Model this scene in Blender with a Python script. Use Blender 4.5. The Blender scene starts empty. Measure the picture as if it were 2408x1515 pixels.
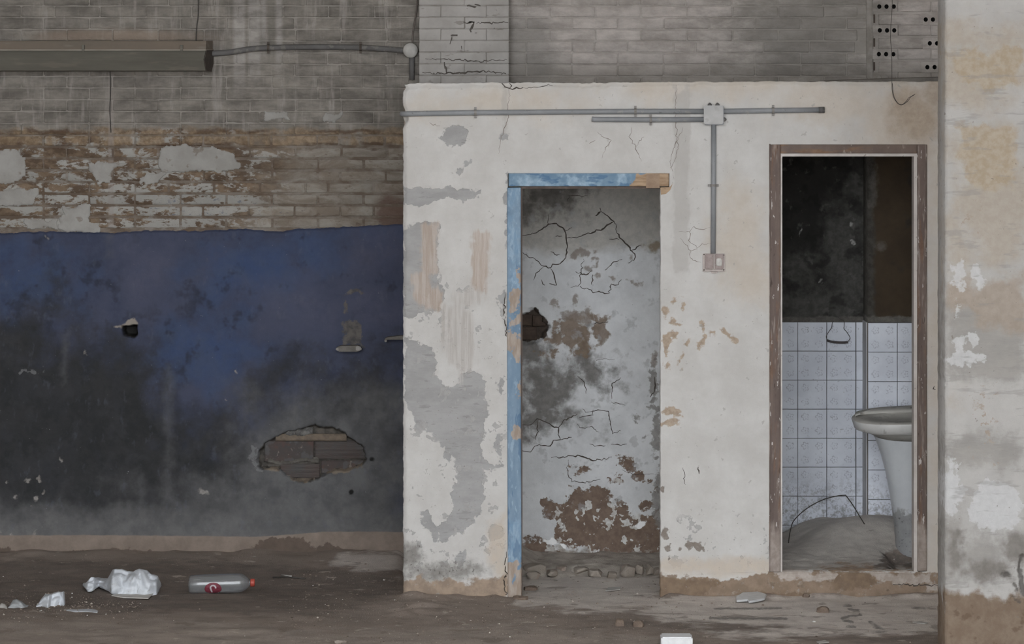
import bpy, bmesh, math, random
import numpy as np
from mathutils import Vector, Matrix, Euler

# ------------------------------------------------------------------ camera, world, exposure
F = 8730.0            # focal length in photograph pixels
DC = 18.0             # camera distance to the plastered cubicle front (plane y = 0)
HZ = 140.0            # horizon row
CX = 1204.0           # principal column
H = (1405 - HZ) * DC / F   # camera height
scene = bpy.context.scene
cam_d = bpy.data.cameras.new('camera')
cam = bpy.data.objects.new('camera', cam_d)
scene.collection.objects.link(cam)
scene.camera = cam
cam.location = (0, -DC, H)
cam.rotation_euler = (math.pi / 2, 0, 0)
cam_d.sensor_width = 36
cam_d.lens = F / 2408 * 36
cam_d.shift_y = (HZ - 757.5) / 2408
cam_d.clip_end = 200

world = bpy.data.worlds.new('overcast')
scene.world = world
world.use_nodes = True
wn = world.node_tree
bg = wn.nodes['Background']
bg.inputs['Color'].default_value = (0.93, 0.965, 1.0, 1)
bg.inputs['Strength'].default_value = 1.0
scene.view_settings.view_transform = 'Standard'
scene.view_settings.look = 'None'
scene.view_settings.gamma = 1
scene.view_settings.use_curve_mapping = False
scene.view_settings.exposure = 2.72

rng = np.random.default_rng(7)
random.seed(7)
COL = scene.collection
YB = 1.272            # brick face of the hall's back wall

# ------------------------------------------------------------------ helpers
def X(px, y): return (px - CX) * (DC + y) / F
def Z(py, y): return H - (py - HZ) * (DC + y) / F
def W(px, py, y): return Vector((X(px, y), y, Z(py, y)))

def lin(v):
    v /= 255.0
    return v / 12.92 if v <= 0.04045 else ((v + 0.055) / 1.055) ** 2.4
KE = 0.86
def c(r, g, b, k=1.0):
    m = 0.3 * r + 0.59 * g + 0.11 * b
    r, g, b = (q * 0.86 + m * 0.14 for q in (r, g, b))
    return tuple(min(0.85, lin(q) / KE * k) for q in (r, g, b)) + (1.0,)

def tag(o, label=None, cat=None, group=None, kind=None):
    if label: o['label'] = label
    if cat: o['category'] = cat
    if group: o['group'] = group
    if kind: o['kind'] = kind
    return o

def obj(name, me, mat=None, parent=None):
    o = bpy.data.objects.new(name, me)
    COL.objects.link(o)
    if mat is not None and not me.materials: me.materials.append(mat)
    if parent is not None: o.parent = parent
    return o

def empty(name, loc=(0, 0, 0)):
    o = bpy.data.objects.new(name, None)
    o.empty_display_size = 0.1
    COL.objects.link(o)
    o.location = loc
    return o

def put(o, parent):
    """parent keeping world place (parents here are unrotated)"""
    o.parent = parent
    o.location = Vector(o.location) - Vector(parent.location)
    return o

def mesh(name, verts, faces, smooth=False):
    me = bpy.data.meshes.new(name)
    me.from_pydata([tuple(v) for v in verts], [], [tuple(f) for f in faces])
    if smooth: me.polygons.foreach_set('use_smooth', [True] * len(me.polygons))
    me.update()
    return me

def np_mesh(name, V, Q, attrs=None, smooth=True):
    me = bpy.data.meshes.new(name)
    me.vertices.add(len(V)); me.vertices.foreach_set('co', V.astype(np.float32).ravel())
    me.loops.add(Q.size); me.loops.foreach_set('vertex_index', Q.astype(np.int32).ravel())
    me.polygons.add(len(Q))
    me.polygons.foreach_set('loop_start', np.arange(0, Q.size, 4, dtype=np.int32))
    me.polygons.foreach_set('use_smooth', np.full(len(Q), smooth))
    me.update(calc_edges=True)
    for k, a in (attrs or {}).items():
        at = me.attributes.new(k, 'FLOAT', 'POINT')
        at.data.foreach_set('value', a.astype(np.float32).ravel())
    return me

# value noise
_T = rng.random((256, 256))
def vnoise(x, y, s=0):
    x = x + 17.3 * s; y = y + 9.7 * s
    xi = np.floor(x).astype(int); yi = np.floor(y).astype(int)
    fx = x - xi; fy = y - yi
    fx = fx * fx * (3 - 2 * fx); fy = fy * fy * (3 - 2 * fy)
    a = _T[xi % 256, yi % 256]; b = _T[(xi + 1) % 256, yi % 256]
    d = _T[xi % 256, (yi + 1) % 256]; e = _T[(xi + 1) % 256, (yi + 1) % 256]
    return (a * (1 - fx) + b * fx) * (1 - fy) + (d * (1 - fx) + e * fx) * fy - 0.5
def fbm(x, y, o=4, s=0):
    r = 0; a = 1.0
    for i in range(o):
        r = r + a * vnoise(x * 2 ** i, y * 2 ** i, s + i); a *= 0.5
    return r
def sst(a, b, x):
    t = np.clip((x - a) / (b - a), 0, 1)
    return t * t * (3 - 2 * t)

def sd_poly(PX, PY, pts):
    pts = np.array(pts, float)
    d = np.full(PX.shape, 1e12); ins = np.zeros(PX.shape, bool)
    n = len(pts)
    for i in range(n):
        ax, ay = pts[i]; bx, by = pts[(i + 1) % n]
        ex, ey = bx - ax, by - ay
        wx, wy = PX - ax, PY - ay
        t = np.clip((wx * ex + wy * ey) / max(ex * ex + ey * ey, 1e-9), 0, 1)
        d = np.minimum(d, (wx - ex * t) ** 2 + (wy - ey * t) ** 2)
        cond = ((ay <= PY) & (by > PY)) | ((by <= PY) & (ay > PY))
        if ey != 0:
            ins ^= cond & (PX < ax + (PY - ay) / ey * ex)
    d = np.sqrt(d)
    return np.where(ins, d, -d)
def sd_line(PX, PY, pts, w):
    d = np.full(PX.shape, 1e12)
    for (ax, ay), (bx, by) in zip(pts[:-1], pts[1:]):
        ex, ey = bx - ax, by - ay
        t = np.clip(((PX - ax) * ex + (PY - ay) * ey) / max(ex * ex + ey * ey, 1e-9), 0, 1)
        d = np.minimum(d, (PX - ax - ex * t) ** 2 + (PY - ay - ey * t) ** 2)
    return w - np.sqrt(d)
def sd(PX, PY, shapes):
    r = np.full(PX.shape, -400.0)
    for s in shapes:
        k = s[0]
        if k == 'p': v = sd_poly(PX, PY, s[1])
        elif k == 'e':
            _, x, y, a, b = s
            v = (1 - np.sqrt(((PX - x) / a) ** 2 + ((PY - y) / b) ** 2)) * min(a, b)
        elif k == 'l': v = sd_line(PX, PY, s[1], s[2])
        elif k == 'r':
            _, x0, x1, y0, y1 = s
            v = np.minimum(np.minimum(PX - x0, x1 - PX), np.minimum(PY - y0, y1 - PY))
        elif k == '-': v = None; r = np.minimum(r, -sd(PX, PY, [s[1]]))
        if v is not None: r = np.maximum(r, v)
    return r

def axis(a, b, step, breaks=()):
    pts = sorted({a, b, *[q for q in breaks if a < q < b]})
    out = [np.array([a])]
    for p, q in zip(pts[:-1], pts[1:]):
        out.append(np.linspace(p, q, max(2, int(round((q - p) / step)) + 1))[1:])
    return np.concatenate(out)

SHARP = {'m_dband', 'm_hole', 'm_holeshade_nails', 'm_base', 'm_lip', 'm_ledge', 'm_edge'}
def relief(name, xs, ys, yp, mat, parent=None, holes=(), disp=None, attrs=None, thick=0.06, warp=None, keep=None):
    """wall surface facing the hall (-y) as real relief; xs, ys in photograph pixels of that plane"""
    PX, PY = np.meshgrid(xs, ys)
    nx, ny = len(xs), len(ys)
    D = disp(PX, PY) if disp else np.zeros(PX.shape)
    QX, QY = (warp(PX, PY) if warp else (PX, PY))
    V = np.stack([(QX - CX) * (DC + yp) / F, yp - D, H - (QY - HZ) * (DC + yp) / F], -1).reshape(-1, 3)
    idx = np.arange(nx * ny).reshape(ny, nx)
    q = np.stack([idx[1:, :-1], idx[1:, 1:], idx[:-1, 1:], idx[:-1, :-1]], -1)
    mx = (PX[1:, 1:] + PX[:-1, :-1]) / 2; my = (PY[1:, 1:] + PY[:-1, :-1]) / 2
    ok = np.ones(mx.shape, bool)
    for (x0, x1, y0, y1) in holes: ok &= ~((mx > x0) & (mx < x1) & (my > y0) & (my < y1))
    if keep is not None: ok &= keep(mx, my)
    Q = q[ok].reshape(-1, 4)
    RX = PX + 10 * fbm(PX / 30, PY / 30, 4, 11) + 5 * fbm(PX / 9, PY / 9, 3, 13)
    RY = PY + 10 * fbm(PX / 30, PY / 30, 4, 17) + 5 * fbm(PX / 9, PY / 9, 3, 19)
    A = {k: sd(*((PX, PY) if k in SHARP else (RX, RY)), v).ravel() if isinstance(v, list) else v(PX, PY).ravel() for k, v in (attrs or {}).items()}
    # skirt along open edges
    e = np.concatenate([Q[:, [0, 1]], Q[:, [1, 2]], Q[:, [2, 3]], Q[:, [3, 0]]])
    key = np.sort(e, 1); key = key[:, 0].astype(np.int64) * (nx * ny) + key[:, 1]
    u, inv, cnt = np.unique(key, return_inverse=True, return_counts=True)
    be = e[cnt[inv] == 1]
    bv, binv = np.unique(be, return_inverse=True); binv = binv.reshape(be.shape)
    nv = V[bv].copy(); nv[:, 1] = yp + thick
    base = len(V)
    V = np.concatenate([V, nv])
    A = {k: np.concatenate([a, a[bv]]) for k, a in A.items()}
    S = np.stack([be[:, 1], be[:, 0], binv[:, 0] + base, binv[:, 1] + base], -1)
    Q = np.concatenate([Q, S])
    used = np.unique(Q); remap = np.zeros(len(V), np.int64); remap[used] = np.arange(len(used))
    me = np_mesh(name, V[used], remap[Q], {k: a[used] for k, a in A.items()})
    return obj(name, me, mat, parent)

def box(name, x0, x1, y0, y1, z0, z1, mat, parent=None, bev=0.0):
    bm = bmesh.new()
    bmesh.ops.create_cube(bm, size=1)
    for v in bm.verts:
        v.co = ((x0 + x1) / 2 + v.co.x * (x1 - x0), (y0 + y1) / 2 + v.co.y * (y1 - y0), (z0 + z1) / 2 + v.co.z * (z1 - z0))
    if bev: bmesh.ops.bevel(bm, geom=bm.edges[:], offset=bev, segments=2, affect='EDGES')
    me = bpy.data.meshes.new(name); bm.to_mesh(me); bm.free()
    return obj(name, me, mat, parent)

def smooth_path(pts, n=8):
    pts = [Vector(p) for p in pts]; out = []
    for i in range(len(pts) - 1):
        p0 = pts[max(i - 1, 0)]; p1 = pts[i]; p2 = pts[i + 1]; p3 = pts[min(i + 2, len(pts) - 1)]
        for k in range(n):
            t = k / n
            out.append(0.5 * ((2 * p1) + (p2 - p0) * t + (2 * p0 - 5 * p1 + 4 * p2 - p3) * t * t + (3 * p1 - p0 - 3 * p2 + p3) * t ** 3))
    out.append(pts[-1]); return out

def tube_mesh(name, path, r, seg=10, radii=None):
    path = [Vector(p) for p in path]; V = []; Fc = []
    up = Vector((0, -1, 0))
    for i, p in enumerate(path):
        t = (path[min(i + 1, len(path) - 1)] - path[max(i - 1, 0)]).normalized()
        a = up - t * up.dot(t)
        if a.length < 1e-3: a = Vector((0, 0, 1)) - t * t.z
        a.normalize(); b = t.cross(a); up = a
        rr = radii[i] if radii else r
        for k in range(seg):
            an = 2 * math.pi * k / seg
            V.append(p + (a * math.cos(an) + b * math.sin(an)) * rr)
    for i in range(len(path) - 1):
        for k in range(seg):
            k2 = (k + 1) % seg
            Fc.append((i * seg + k, i * seg + k2, (i + 1) * seg + k2, (i + 1) * seg + k))
    Fc.append(tuple(range(seg))[::-1]); Fc.append(tuple((len(path) - 1) * seg + k for k in range(seg)))
    me = mesh(name, V, Fc, True)
    return me
def tube(name, path, r, mat, parent=None, seg=10, radii=None):
    return obj(name, tube_mesh(name, path, r, seg, radii), mat, parent)

def prism(name, poly, mapf, mat, parent=None, bev=0):
    """poly extruded: mapf(u,v,w) for w in 0,1"""
    n = len(poly)
    V = [mapf(u, v, 0) for u, v in poly] + [mapf(u, v, 1) for u, v in poly]
    Fc = [tuple(range(n))[::-1], tuple(range(n, 2 * n))] + [(i, (i + 1) % n, n + (i + 1) % n, n + i) for i in range(n)]
    me = mesh(name, V, Fc)
    bm = bmesh.new(); bm.from_mesh(me); bmesh.ops.recalc_face_normals(bm, faces=bm.faces)
    if bev: bmesh.ops.bevel(bm, geom=bm.edges[:], offset=bev, segments=2, affect='EDGES')
    bm.to_mesh(me); bm.free()
    return obj(name, me, mat, parent)

# ------------------------------------------------------------------ node materials
class NT:
    def __init__(s, name):
        s.mat = bpy.data.materials.new(name); s.mat.use_nodes = True
        s.t = s.mat.node_tree; s.t.nodes.clear()
        s.out = s.t.nodes.new('ShaderNodeOutputMaterial')
        s.b = s.t.nodes.new('ShaderNodeBsdfPrincipled')
        s.t.links.new(s.b.outputs[0], s.out.inputs[0])
        s.g = s.t.nodes.new('ShaderNodeNewGeometry')
        s.pos = s.g.outputs['Position']
    def set(s, sock, v):
        if hasattr(v, 'is_linked') or isinstance(v, bpy.types.NodeSocket): s.t.links.new(v, sock)
        else:
            try: sock.default_value = v
            except Exception: sock.default_value = tuple(v)[:len(sock.default_value)]
    def math(s, op, a, b=0.0, clamp=False):
        n = s.t.nodes.new('ShaderNodeMath'); n.operation = op; n.use_clamp = clamp
        s.set(n.inputs[0], a); s.set(n.inputs[1], b); return n.outputs[0]
    def vmul(s, v, k):
        n = s.t.nodes.new('ShaderNodeVectorMath'); n.operation = 'MULTIPLY'
        s.set(n.inputs[0], v); s.set(n.inputs[1], k); return n.outputs[0]
    def noise(s, scale, detail=4, rough=0.55, st=(1, 1, 1), vec=None, dist=0.0, off=(0, 0, 0)):
        n = s.t.nodes.new('ShaderNodeTexNoise')
        v = s.vmul(vec or s.pos, st) if st != (1, 1, 1) or vec else s.pos
        if off != (0, 0, 0):
            m = s.t.nodes.new('ShaderNodeVectorMath'); m.operation = 'ADD'
            s.set(m.inputs[0], v); s.set(m.inputs[1], off); v = m.outputs[0]
        s.set(n.inputs['Vector'], v)
        s.set(n.inputs['Scale'], scale); s.set(n.inputs['Detail'], detail); s.set(n.inputs['Roughness'], rough)
        s.set(n.inputs['Distortion'], dist)
        return n.outputs['Fac']
    def attr(s, name, typ='GEOMETRY'):
        n = s.t.nodes.new('ShaderNodeAttribute'); n.attribute_name = name; n.attribute_type = typ
        return n.outputs['Fac']
    def sstep(s, a, b, v):
        n = s.t.nodes.new('ShaderNodeMapRange'); n.interpolation_type = 'SMOOTHSTEP'
        s.set(n.inputs['Value'], v); s.set(n.inputs[1], a); s.set(n.inputs[2], b)
        return n.outputs[0]
    def mix(s, f, a, b, mode='MIX'):
        n = s.t.nodes.new('ShaderNodeMix'); n.data_type = 'RGBA'; n.blend_type = mode
        s.set(n.inputs[0], f); s.set(n.inputs[6], a); s.set(n.inputs[7], b); return n.outputs[2]
    def sep(s, v):
        n = s.t.nodes.new('ShaderNodeSeparateXYZ'); s.set(n.inputs[0], v); return n.outputs
    def pxpy(s, yp):
        o = s.sep(s.pos); k = F / (DC + yp)
        px = s.math('ADD', s.math('MULTIPLY', o[0], k), CX)
        py = s.math('ADD', s.math('MULTIPLY', s.math('SUBTRACT', H, o[2]), k), HZ)
        return px, py
    def ell(s, px, py, cx, cy, rx, ry, noise=None, amp=0.35, soft=0.3):
        dx = s.math('DIVIDE', s.math('SUBTRACT', px, cx), rx); dy = s.math('DIVIDE', s.math('SUBTRACT', py, cy), ry)
        d = s.math('SQRT', s.math('ADD', s.math('MULTIPLY', dx, dx), s.math('MULTIPLY', dy, dy)))
        if noise is not None: d = s.math('ADD', d, s.math('MULTIPLY', s.math('SUBTRACT', noise, 0.5), amp * 2))
        return s.sstep(1 + soft, 1 - soft, d)
    def finish(s, col, rough=0.9, height=None, bump=1.0, spec=0.25, metal=0.0):
        s.set(s.b.inputs['Base Color'], col); s.set(s.b.inputs['Roughness'], rough)
        s.set(s.b.inputs['Specular IOR Level'], spec); s.set(s.b.inputs['Metallic'], metal)
        if height is not None:
            n = s.t.nodes.new('ShaderNodeBump'); s.set(n.inputs['Strength'], bump); n.inputs['Distance'].default_value = 1.0
            s.set(n.inputs['Height'], height); s.t.links.new(n.outputs[0], s.b.inputs['Normal'])
        return s.mat

def layered(name, base, layers=(), rough=0.92, fine=0.0006, spec=0.2, mott=0.10, bst=(1, 1, 1), bs=9.0, grain=0.06, gain=1.0):
    """base = (colour a, colour b); each layer lays a stain, peel or smear over it along its mask"""
    n = NT(name)
    col = n.mix(n.sstep(0.3, 0.7, n.noise(bs, 5, 0.6, bst)), base[0], base[1])
    hgt = n.math('MULTIPLY', n.noise(160, 3, 0.6), fine)
    for i, L in enumerate(layers):
        off = (3.1 * i + 1, 1.7 * i, 2.3 * i)
        nz = n.noise(L.get('ns', 22), L.get('nd', 6), L.get('nr', 0.62), L.get('st', (1, 1, 1)), off=off)
        if L.get('a'):
            s_ = n.math('ADD', n.attr(L['a']), n.math('MULTIPLY', n.math('SUBTRACT', nz, 0.5), 4.2 * L.get('amp', 8)))
            f = n.sstep(-L.get('soft', 2), L.get('soft', 2), s_)
        else:
            f = None
        if L.get('speck'):
            t, w = L['speck']
            f2 = n.sstep(t, t + w, n.noise(L.get('ss', 120), 3, 0.6, L.get('sst', (1, 1, 1)), off=off))
            f = f2 if f is None else n.math('MULTIPLY', f, f2)
        if L.get('op', 1) != 1: f = n.math('MULTIPLY', f, L['op'])
        cc = L['c']
        if isinstance(cc[0], tuple):
            cc = n.mix(n.sstep(0.35, 0.65, n.noise(L.get('cs', 30), 5, 0.65, L.get('cst', (1, 1, 1)), off=off)), cc[0], cc[1])
        col = n.mix(f, col, cc)
        if L.get('h'): hgt = n.math('ADD', hgt, n.math('MULTIPLY', f, L['h']))
    m = n.math('ADD', 1 - mott / 2 - grain / 2, n.math('MULTIPLY', n.noise(40, 6, 0.7, off=(5, 5, 5)), mott))
    m = n.math('ADD', m, n.math('MULTIPLY', n.noise(420, 2, 0.6), grain))
    if gain != 1.0: m = n.math('MULTIPLY', m, gain)
    v = n.t.nodes.new('ShaderNodeVectorMath'); v.operation = 'SCALE'
    n.set(v.inputs[0], col); n.set(v.inputs['Scale'], m)
    return n.finish(v.outputs[0], rough, hgt, 0.8, spec)

def plain(name, a, b=None, rough=0.8, scale=30, spec=0.3, fine=0.0003, metal=0.0, st=(1, 1, 1), mott=0.1):
    n = NT(name)
    col = n.mix(n.sstep(0.3, 0.7, n.noise(scale, 5, 0.6, st)), a, b or a)
    m = n.math('ADD', 1 - mott / 2, n.math('MULTIPLY', n.noise(220, 3, 0.6), mott))
    v = n.t.nodes.new('ShaderNodeVectorMath'); v.operation = 'SCALE'
    n.set(v.inputs[0], col); n.set(v.inputs['Scale'], m)
    return n.finish(v.outputs[0], rough, n.math('MULTIPLY', n.noise(200, 3, 0.6), fine), 0.7, spec, metal)

# ------------------------------------------------------------------ brick material (the whole hall wall, by place on the wall)
def brick_material(name, mortar=False):
    n = NT(name)
    px, py = n.pxpy(YB)
    big = n.noise(3.2, 5, 0.6); mid = n.noise(11, 6, 0.65, (0.55, 1, 1.3)); fin = n.noise(45, 6, 0.7)
    vert = n.noise(9, 5, 0.65, (2.6, 1, 0.35), off=(4, 0, 1)); vfin = n.noise(60, 4, 0.6, (2.0, 1, 0.25))
    # grey whitewashed upper wall
    a = n.mix(n.sstep(0.32, 0.68, mid), c(100, 95, 89), c(133, 127, 119))
    a = n.mix(n.math('MULTIPLY', n.sstep(0.5, 0.72, vert), 0.55), a, c(158, 152, 146))
    a = n.mix(n.math('MULTIPLY', n.sstep(0.52, 0.7, n.noise(6, 5, 0.6, (1.5, 1, 0.6), off=(9, 1, 1))), 0.5), a, c(96, 93, 86))
    # right bay: paler, pinkish
    r = n.mix(n.sstep(0.3, 0.7, mid), c(146, 138, 132), c(178, 170, 164))
    r = n.mix(n.math('MULTIPLY', n.sstep(0.55, 0.75, fin), 0.35), r, c(160, 142, 130))
    r = n.mix(n.math('MULTIPLY', n.ell(px, py, 1900, 70, 190, 130, mid, 0.7, 0.5), 0.6), r, c(108, 105, 100))
    r = n.mix(n.math('MULTIPLY', n.ell(px, py, 1240, 130, 70, 120, mid, 0.5, 0.5), 0.5), r, c(108, 106, 103))
    r = n.mix(n.math('MULTIPLY', n.sstep(140, 196, n.math('ADD', py, n.math('MULTIPLY', mid, 30))), 0.45), r, c(112, 106, 98))
    col = n.mix(n.sstep(1190, 1210, px), a, r)
    # two pale runs of lime wash
    for x, w, y1 in ((563, 13, 190), (598, 14, 170), (656, 7, 150), (620, 5, 110)):
        s_ = n.math('MULTIPLY', n.sstep(w + 6, w - 5, n.math('ABSOLUTE', n.math('SUBTRACT', px, x))), n.sstep(y1 + 60, y1 - 60, py))
        s_ = n.math('MULTIPLY', s_, n.sstep(0.1, 0.75, mid))
        col = n.mix(n.math('MULTIPLY', s_, 0.62), col, c(172, 167, 163))
    # tawny dust over the lamp
    s_ = n.ell(px, py, 270, 92, 190, 22, mid, 0.5, 0.5)
    col = n.mix(n.math('MULTIPLY', s_, 0.55), col, c(140, 120, 103))
    # weathered middle belt (rows 300-545, left bay)
    wz = n.math('ADD', py, n.math('MULTIPLY', n.math('SUBTRACT', n.noise(14, 5, 0.6, (0.6, 1, 1.4), off=(2, 2, 2)), 0.5), 42))
    belt = n.math('MULTIPLY', n.sstep(296, 312, wz), n.sstep(1000, 990, px))
    blot = n.noise(9.5, 8, 0.68, (0.6, 1, 1.5), off=(7, 3, 5), dist=0.6)
    blot2 = n.noise(26, 7, 0.7, (0.7, 1, 1.2), off=(1, 8, 5))
    left = n.mix(n.sstep(0.4, 0.62, n.noise(17, 6, 0.65, (0.7, 1, 1.3), off=(6, 6, 1))), c(86, 71, 58), c(116, 98, 80))
    lowz = n.sstep(425, 470, wz)
    bsum = n.math('ADD', n.math('MULTIPLY', blot, 0.58), n.math('MULTIPLY', blot2, 0.44))
    bsum = n.math('ADD', bsum, n.math('MULTIPLY', lowz, -0.03 if mortar else 0.035))
    left = n.mix(n.sstep(0.505, 0.555, bsum), left, c(146, 144, 139))
    rgt = n.mix(n.sstep(0.35, 0.65, blot), c(118, 107, 95), c(142, 136, 127))
    rgt = n.mix(n.math('MULTIPLY', n.sstep(0.56, 0.66, blot2), 0.6), rgt, c(92, 74, 60))
    sidex = n.math('ADD', px, n.math('MULTIPLY', n.math('SUBTRACT', big, 0.5), 420))
    bc = n.mix(n.sstep(520, 690, sidex), left, rgt)
    # ochre strip and dark seam at its head
    oc = n.math('MULTIPLY', n.sstep(348, 338, wz), n.sstep(0.36, 0.5, n.noise(7, 4, 0.6, (1, 1, 0.5), off=(3, 9, 3))))
    bc = n.mix(n.math('MULTIPLY', oc, 0.85), bc, n.mix(n.sstep(0.4, 0.6, fin), c(122, 102, 80), c(142, 122, 98)))
    seam = n.math('MULTIPLY', n.sstep(10, 3, n.math('ABSOLUTE', n.math('SUBTRACT', wz, 345))), n.sstep(0.45, 0.6, n.noise(5, 4, 0.6, off=(8, 2, 8))))
    seam2 = n.math('MULTIPLY', n.sstep(9, 2, n.math('ABSOLUTE', n.math('SUBTRACT', wz, 309))), n.sstep(0.42, 0.56, n.noise(4, 4, 0.6, off=(1, 2, 8))))
    bc = n.mix(n.math('MULTIPLY', n.math('MAXIMUM', seam, seam2), 0.75), bc, c(82, 63, 48))
    # flecks of the blue paint splashed up
    bl = n.math('MULTIPLY', n.ell(px, py, 480, 492, 190, 26, mid, 0.6, 0.5), n.sstep(0.56, 0.64, blot2))
    bc = n.mix(n.math('MULTIPLY', bl, 0.75), bc, c(70, 80, 104))
    rd = n.ell(px, py, 925, 500, 45, 45, mid, 0.8, 0.3)
    bc = n.mix(n.math('MULTIPLY', rd, 0.8), bc, c(94, 71, 61))
    col = n.mix(belt, col, bc)
    # mortar rib where an old conduit was chased
    rib = n.math('MULTIPLY', n.sstep(9, 4, n.math('ABSOLUTE', n.math('SUBTRACT', px, n.math('ADD', 258, n.math('MULTIPLY', fin, 6))))), n.math('MULTIPLY', n.sstep(165, 180, py), n.sstep(546, 530, py)))
    col = n.mix(n.math('MULTIPLY', rib, 0.5), col, c(140, 132, 126))
    oi = n.t.nodes.new('ShaderNodeObjectInfo')
    if mortar:
        col = n.mix(n.math('MULTIPLY', n.sstep(0.3, 0.6, n.noise(8, 4, 0.6, (1, 1, 2), off=(2, 5, 2))), 0.6), col, c(150, 144, 137))
        col = n.mix(n.math('MULTIPLY', belt, n.math('ADD', 0.35, n.math('MULTIPLY', n.sstep(0.4, 0.6, mid), 0.5))), col, c(90, 75, 62))
        m = n.math('ADD', 0.90, n.math('MULTIPLY', fin, 0.15))
    else:
        m = n.math('ADD', n.math('ADD', 0.79, n.math('MULTIPLY', oi.outputs['Random'], 0.20)), n.math('MULTIPLY', fin, 0.22))
    v = n.t.nodes.new('ShaderNodeVectorMath'); v.operation = 'SCALE'
    n.set(v.inputs[0], col); n.set(v.inputs['Scale'], m)
    h = n.math('ADD', n.math('MULTIPLY', n.noise(120, 4, 0.65), 0.0016), n.math('MULTIPLY', n.noise(30, 5, 0.6), 0.003))
    return n.finish(v.outputs[0], 0.95, h, 0.8, 0.15)

M_BRICK = brick_material('weathered_painted_brick')
M_MORTAR = brick_material('weathered_mortar', True)
M_PBRICK = layered('whitewashed_brick', (c(166, 162, 158), c(150, 146, 141)), [
    dict(c=(c(120, 114, 106), c(104, 98, 90)), speck=(0.62, 0.06), ss=14, sst=(0.6, 1, 1.6), op=0.55),
    dict(c=c(80, 74, 68), speck=(0.70, 0.03), ss=34, op=0.8)], mott=0.14, bs=6)
M_PMORTAR = layered('whitewashed_mortar', (c(152, 147, 141), c(124, 118, 111)), mott=0.2, bs=16)
M_REDBRICK = layered('bare_brick', (c(80, 69, 66), c(70, 67, 66)), [
    dict(c=c(88, 66, 61), speck=(0.5, 0.1), ss=9, op=0.6), dict(c=c(84, 84, 84), speck=(0.52, 0.08), ss=14, op=0.7), dict(c=c(122, 114, 104), speck=(0.62, 0.05), ss=40, op=0.6)], bs=12, fine=0.001)
M_HOLESHADE = plain('cavity_shade', c(34, 30, 27), c(24, 22, 20))  # shade inside the brick holes, painted near black
M_TEAR = layered('torn_render_edge', (c(118, 104, 90), c(98, 88, 78)), bs=30, fine=0.002)

# ------------------------------------------------------------------ the hall: floor, outer ground, roof
def gh(x, y):
    """ground height"""
    x = np.asarray(x, float); y = np.asarray(y, float)
    z = 0.012 * fbm(x * 1.3 + 3, y * 1.3, 3, 2) + 0.008 * fbm(x * 7, y * 7, 4, 5)
    lft = sst(-0.50, -0.60, x)
    z = z + lft * 0.05 * sst(0.25, 1.2, y) + lft * 0.012 * sst(0.9, 1.25, y) * (1 + 2 * fbm(x * 5, y * 5, 3, 8))
    bank = np.exp(-((y + 0.02) / 0.07) ** 2) * sst(-0.62, -0.5, x) * sst(0.06, 0.0, x)
    bank2 = np.exp(-((y + 0.01) / 0.06) ** 2) * sst(0.72, 0.76, x)
    z = z + 0.016 * bank * (1 + 2 * fbm(x * 8, y * 8, 3, 3)) + 0.014 * bank2 * (1 + 2.5 * fbm(x * 5, y * 9, 3, 4))
    z = z + 0.02 * np.exp(-(((x + 0.45) / 0.18) ** 2 + ((y + 0.35) / 0.3) ** 2)) * (0.6 + 2 * np.abs(fbm(x * 9, y * 9, 3, 6)))
    return z - 0.036 * np.maximum(sst(-2.9, -3.38, y), np.maximum(sst(-3.4, -3.68, x), sst(3.0, 3.28, x)))
def G(x, y): return float(gh(np.array([x]), np.array([y]))[0])
def on_floor(px, py):
    """point of the ground seen at that pixel"""
    y = 0.0
    for _ in range(12):
        x = (px - CX) * (DC + y) / F
        y = (H - G(x, y)) * F / (py - HZ) - DC
    return Vector((x, y, G(x, y)))

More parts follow.
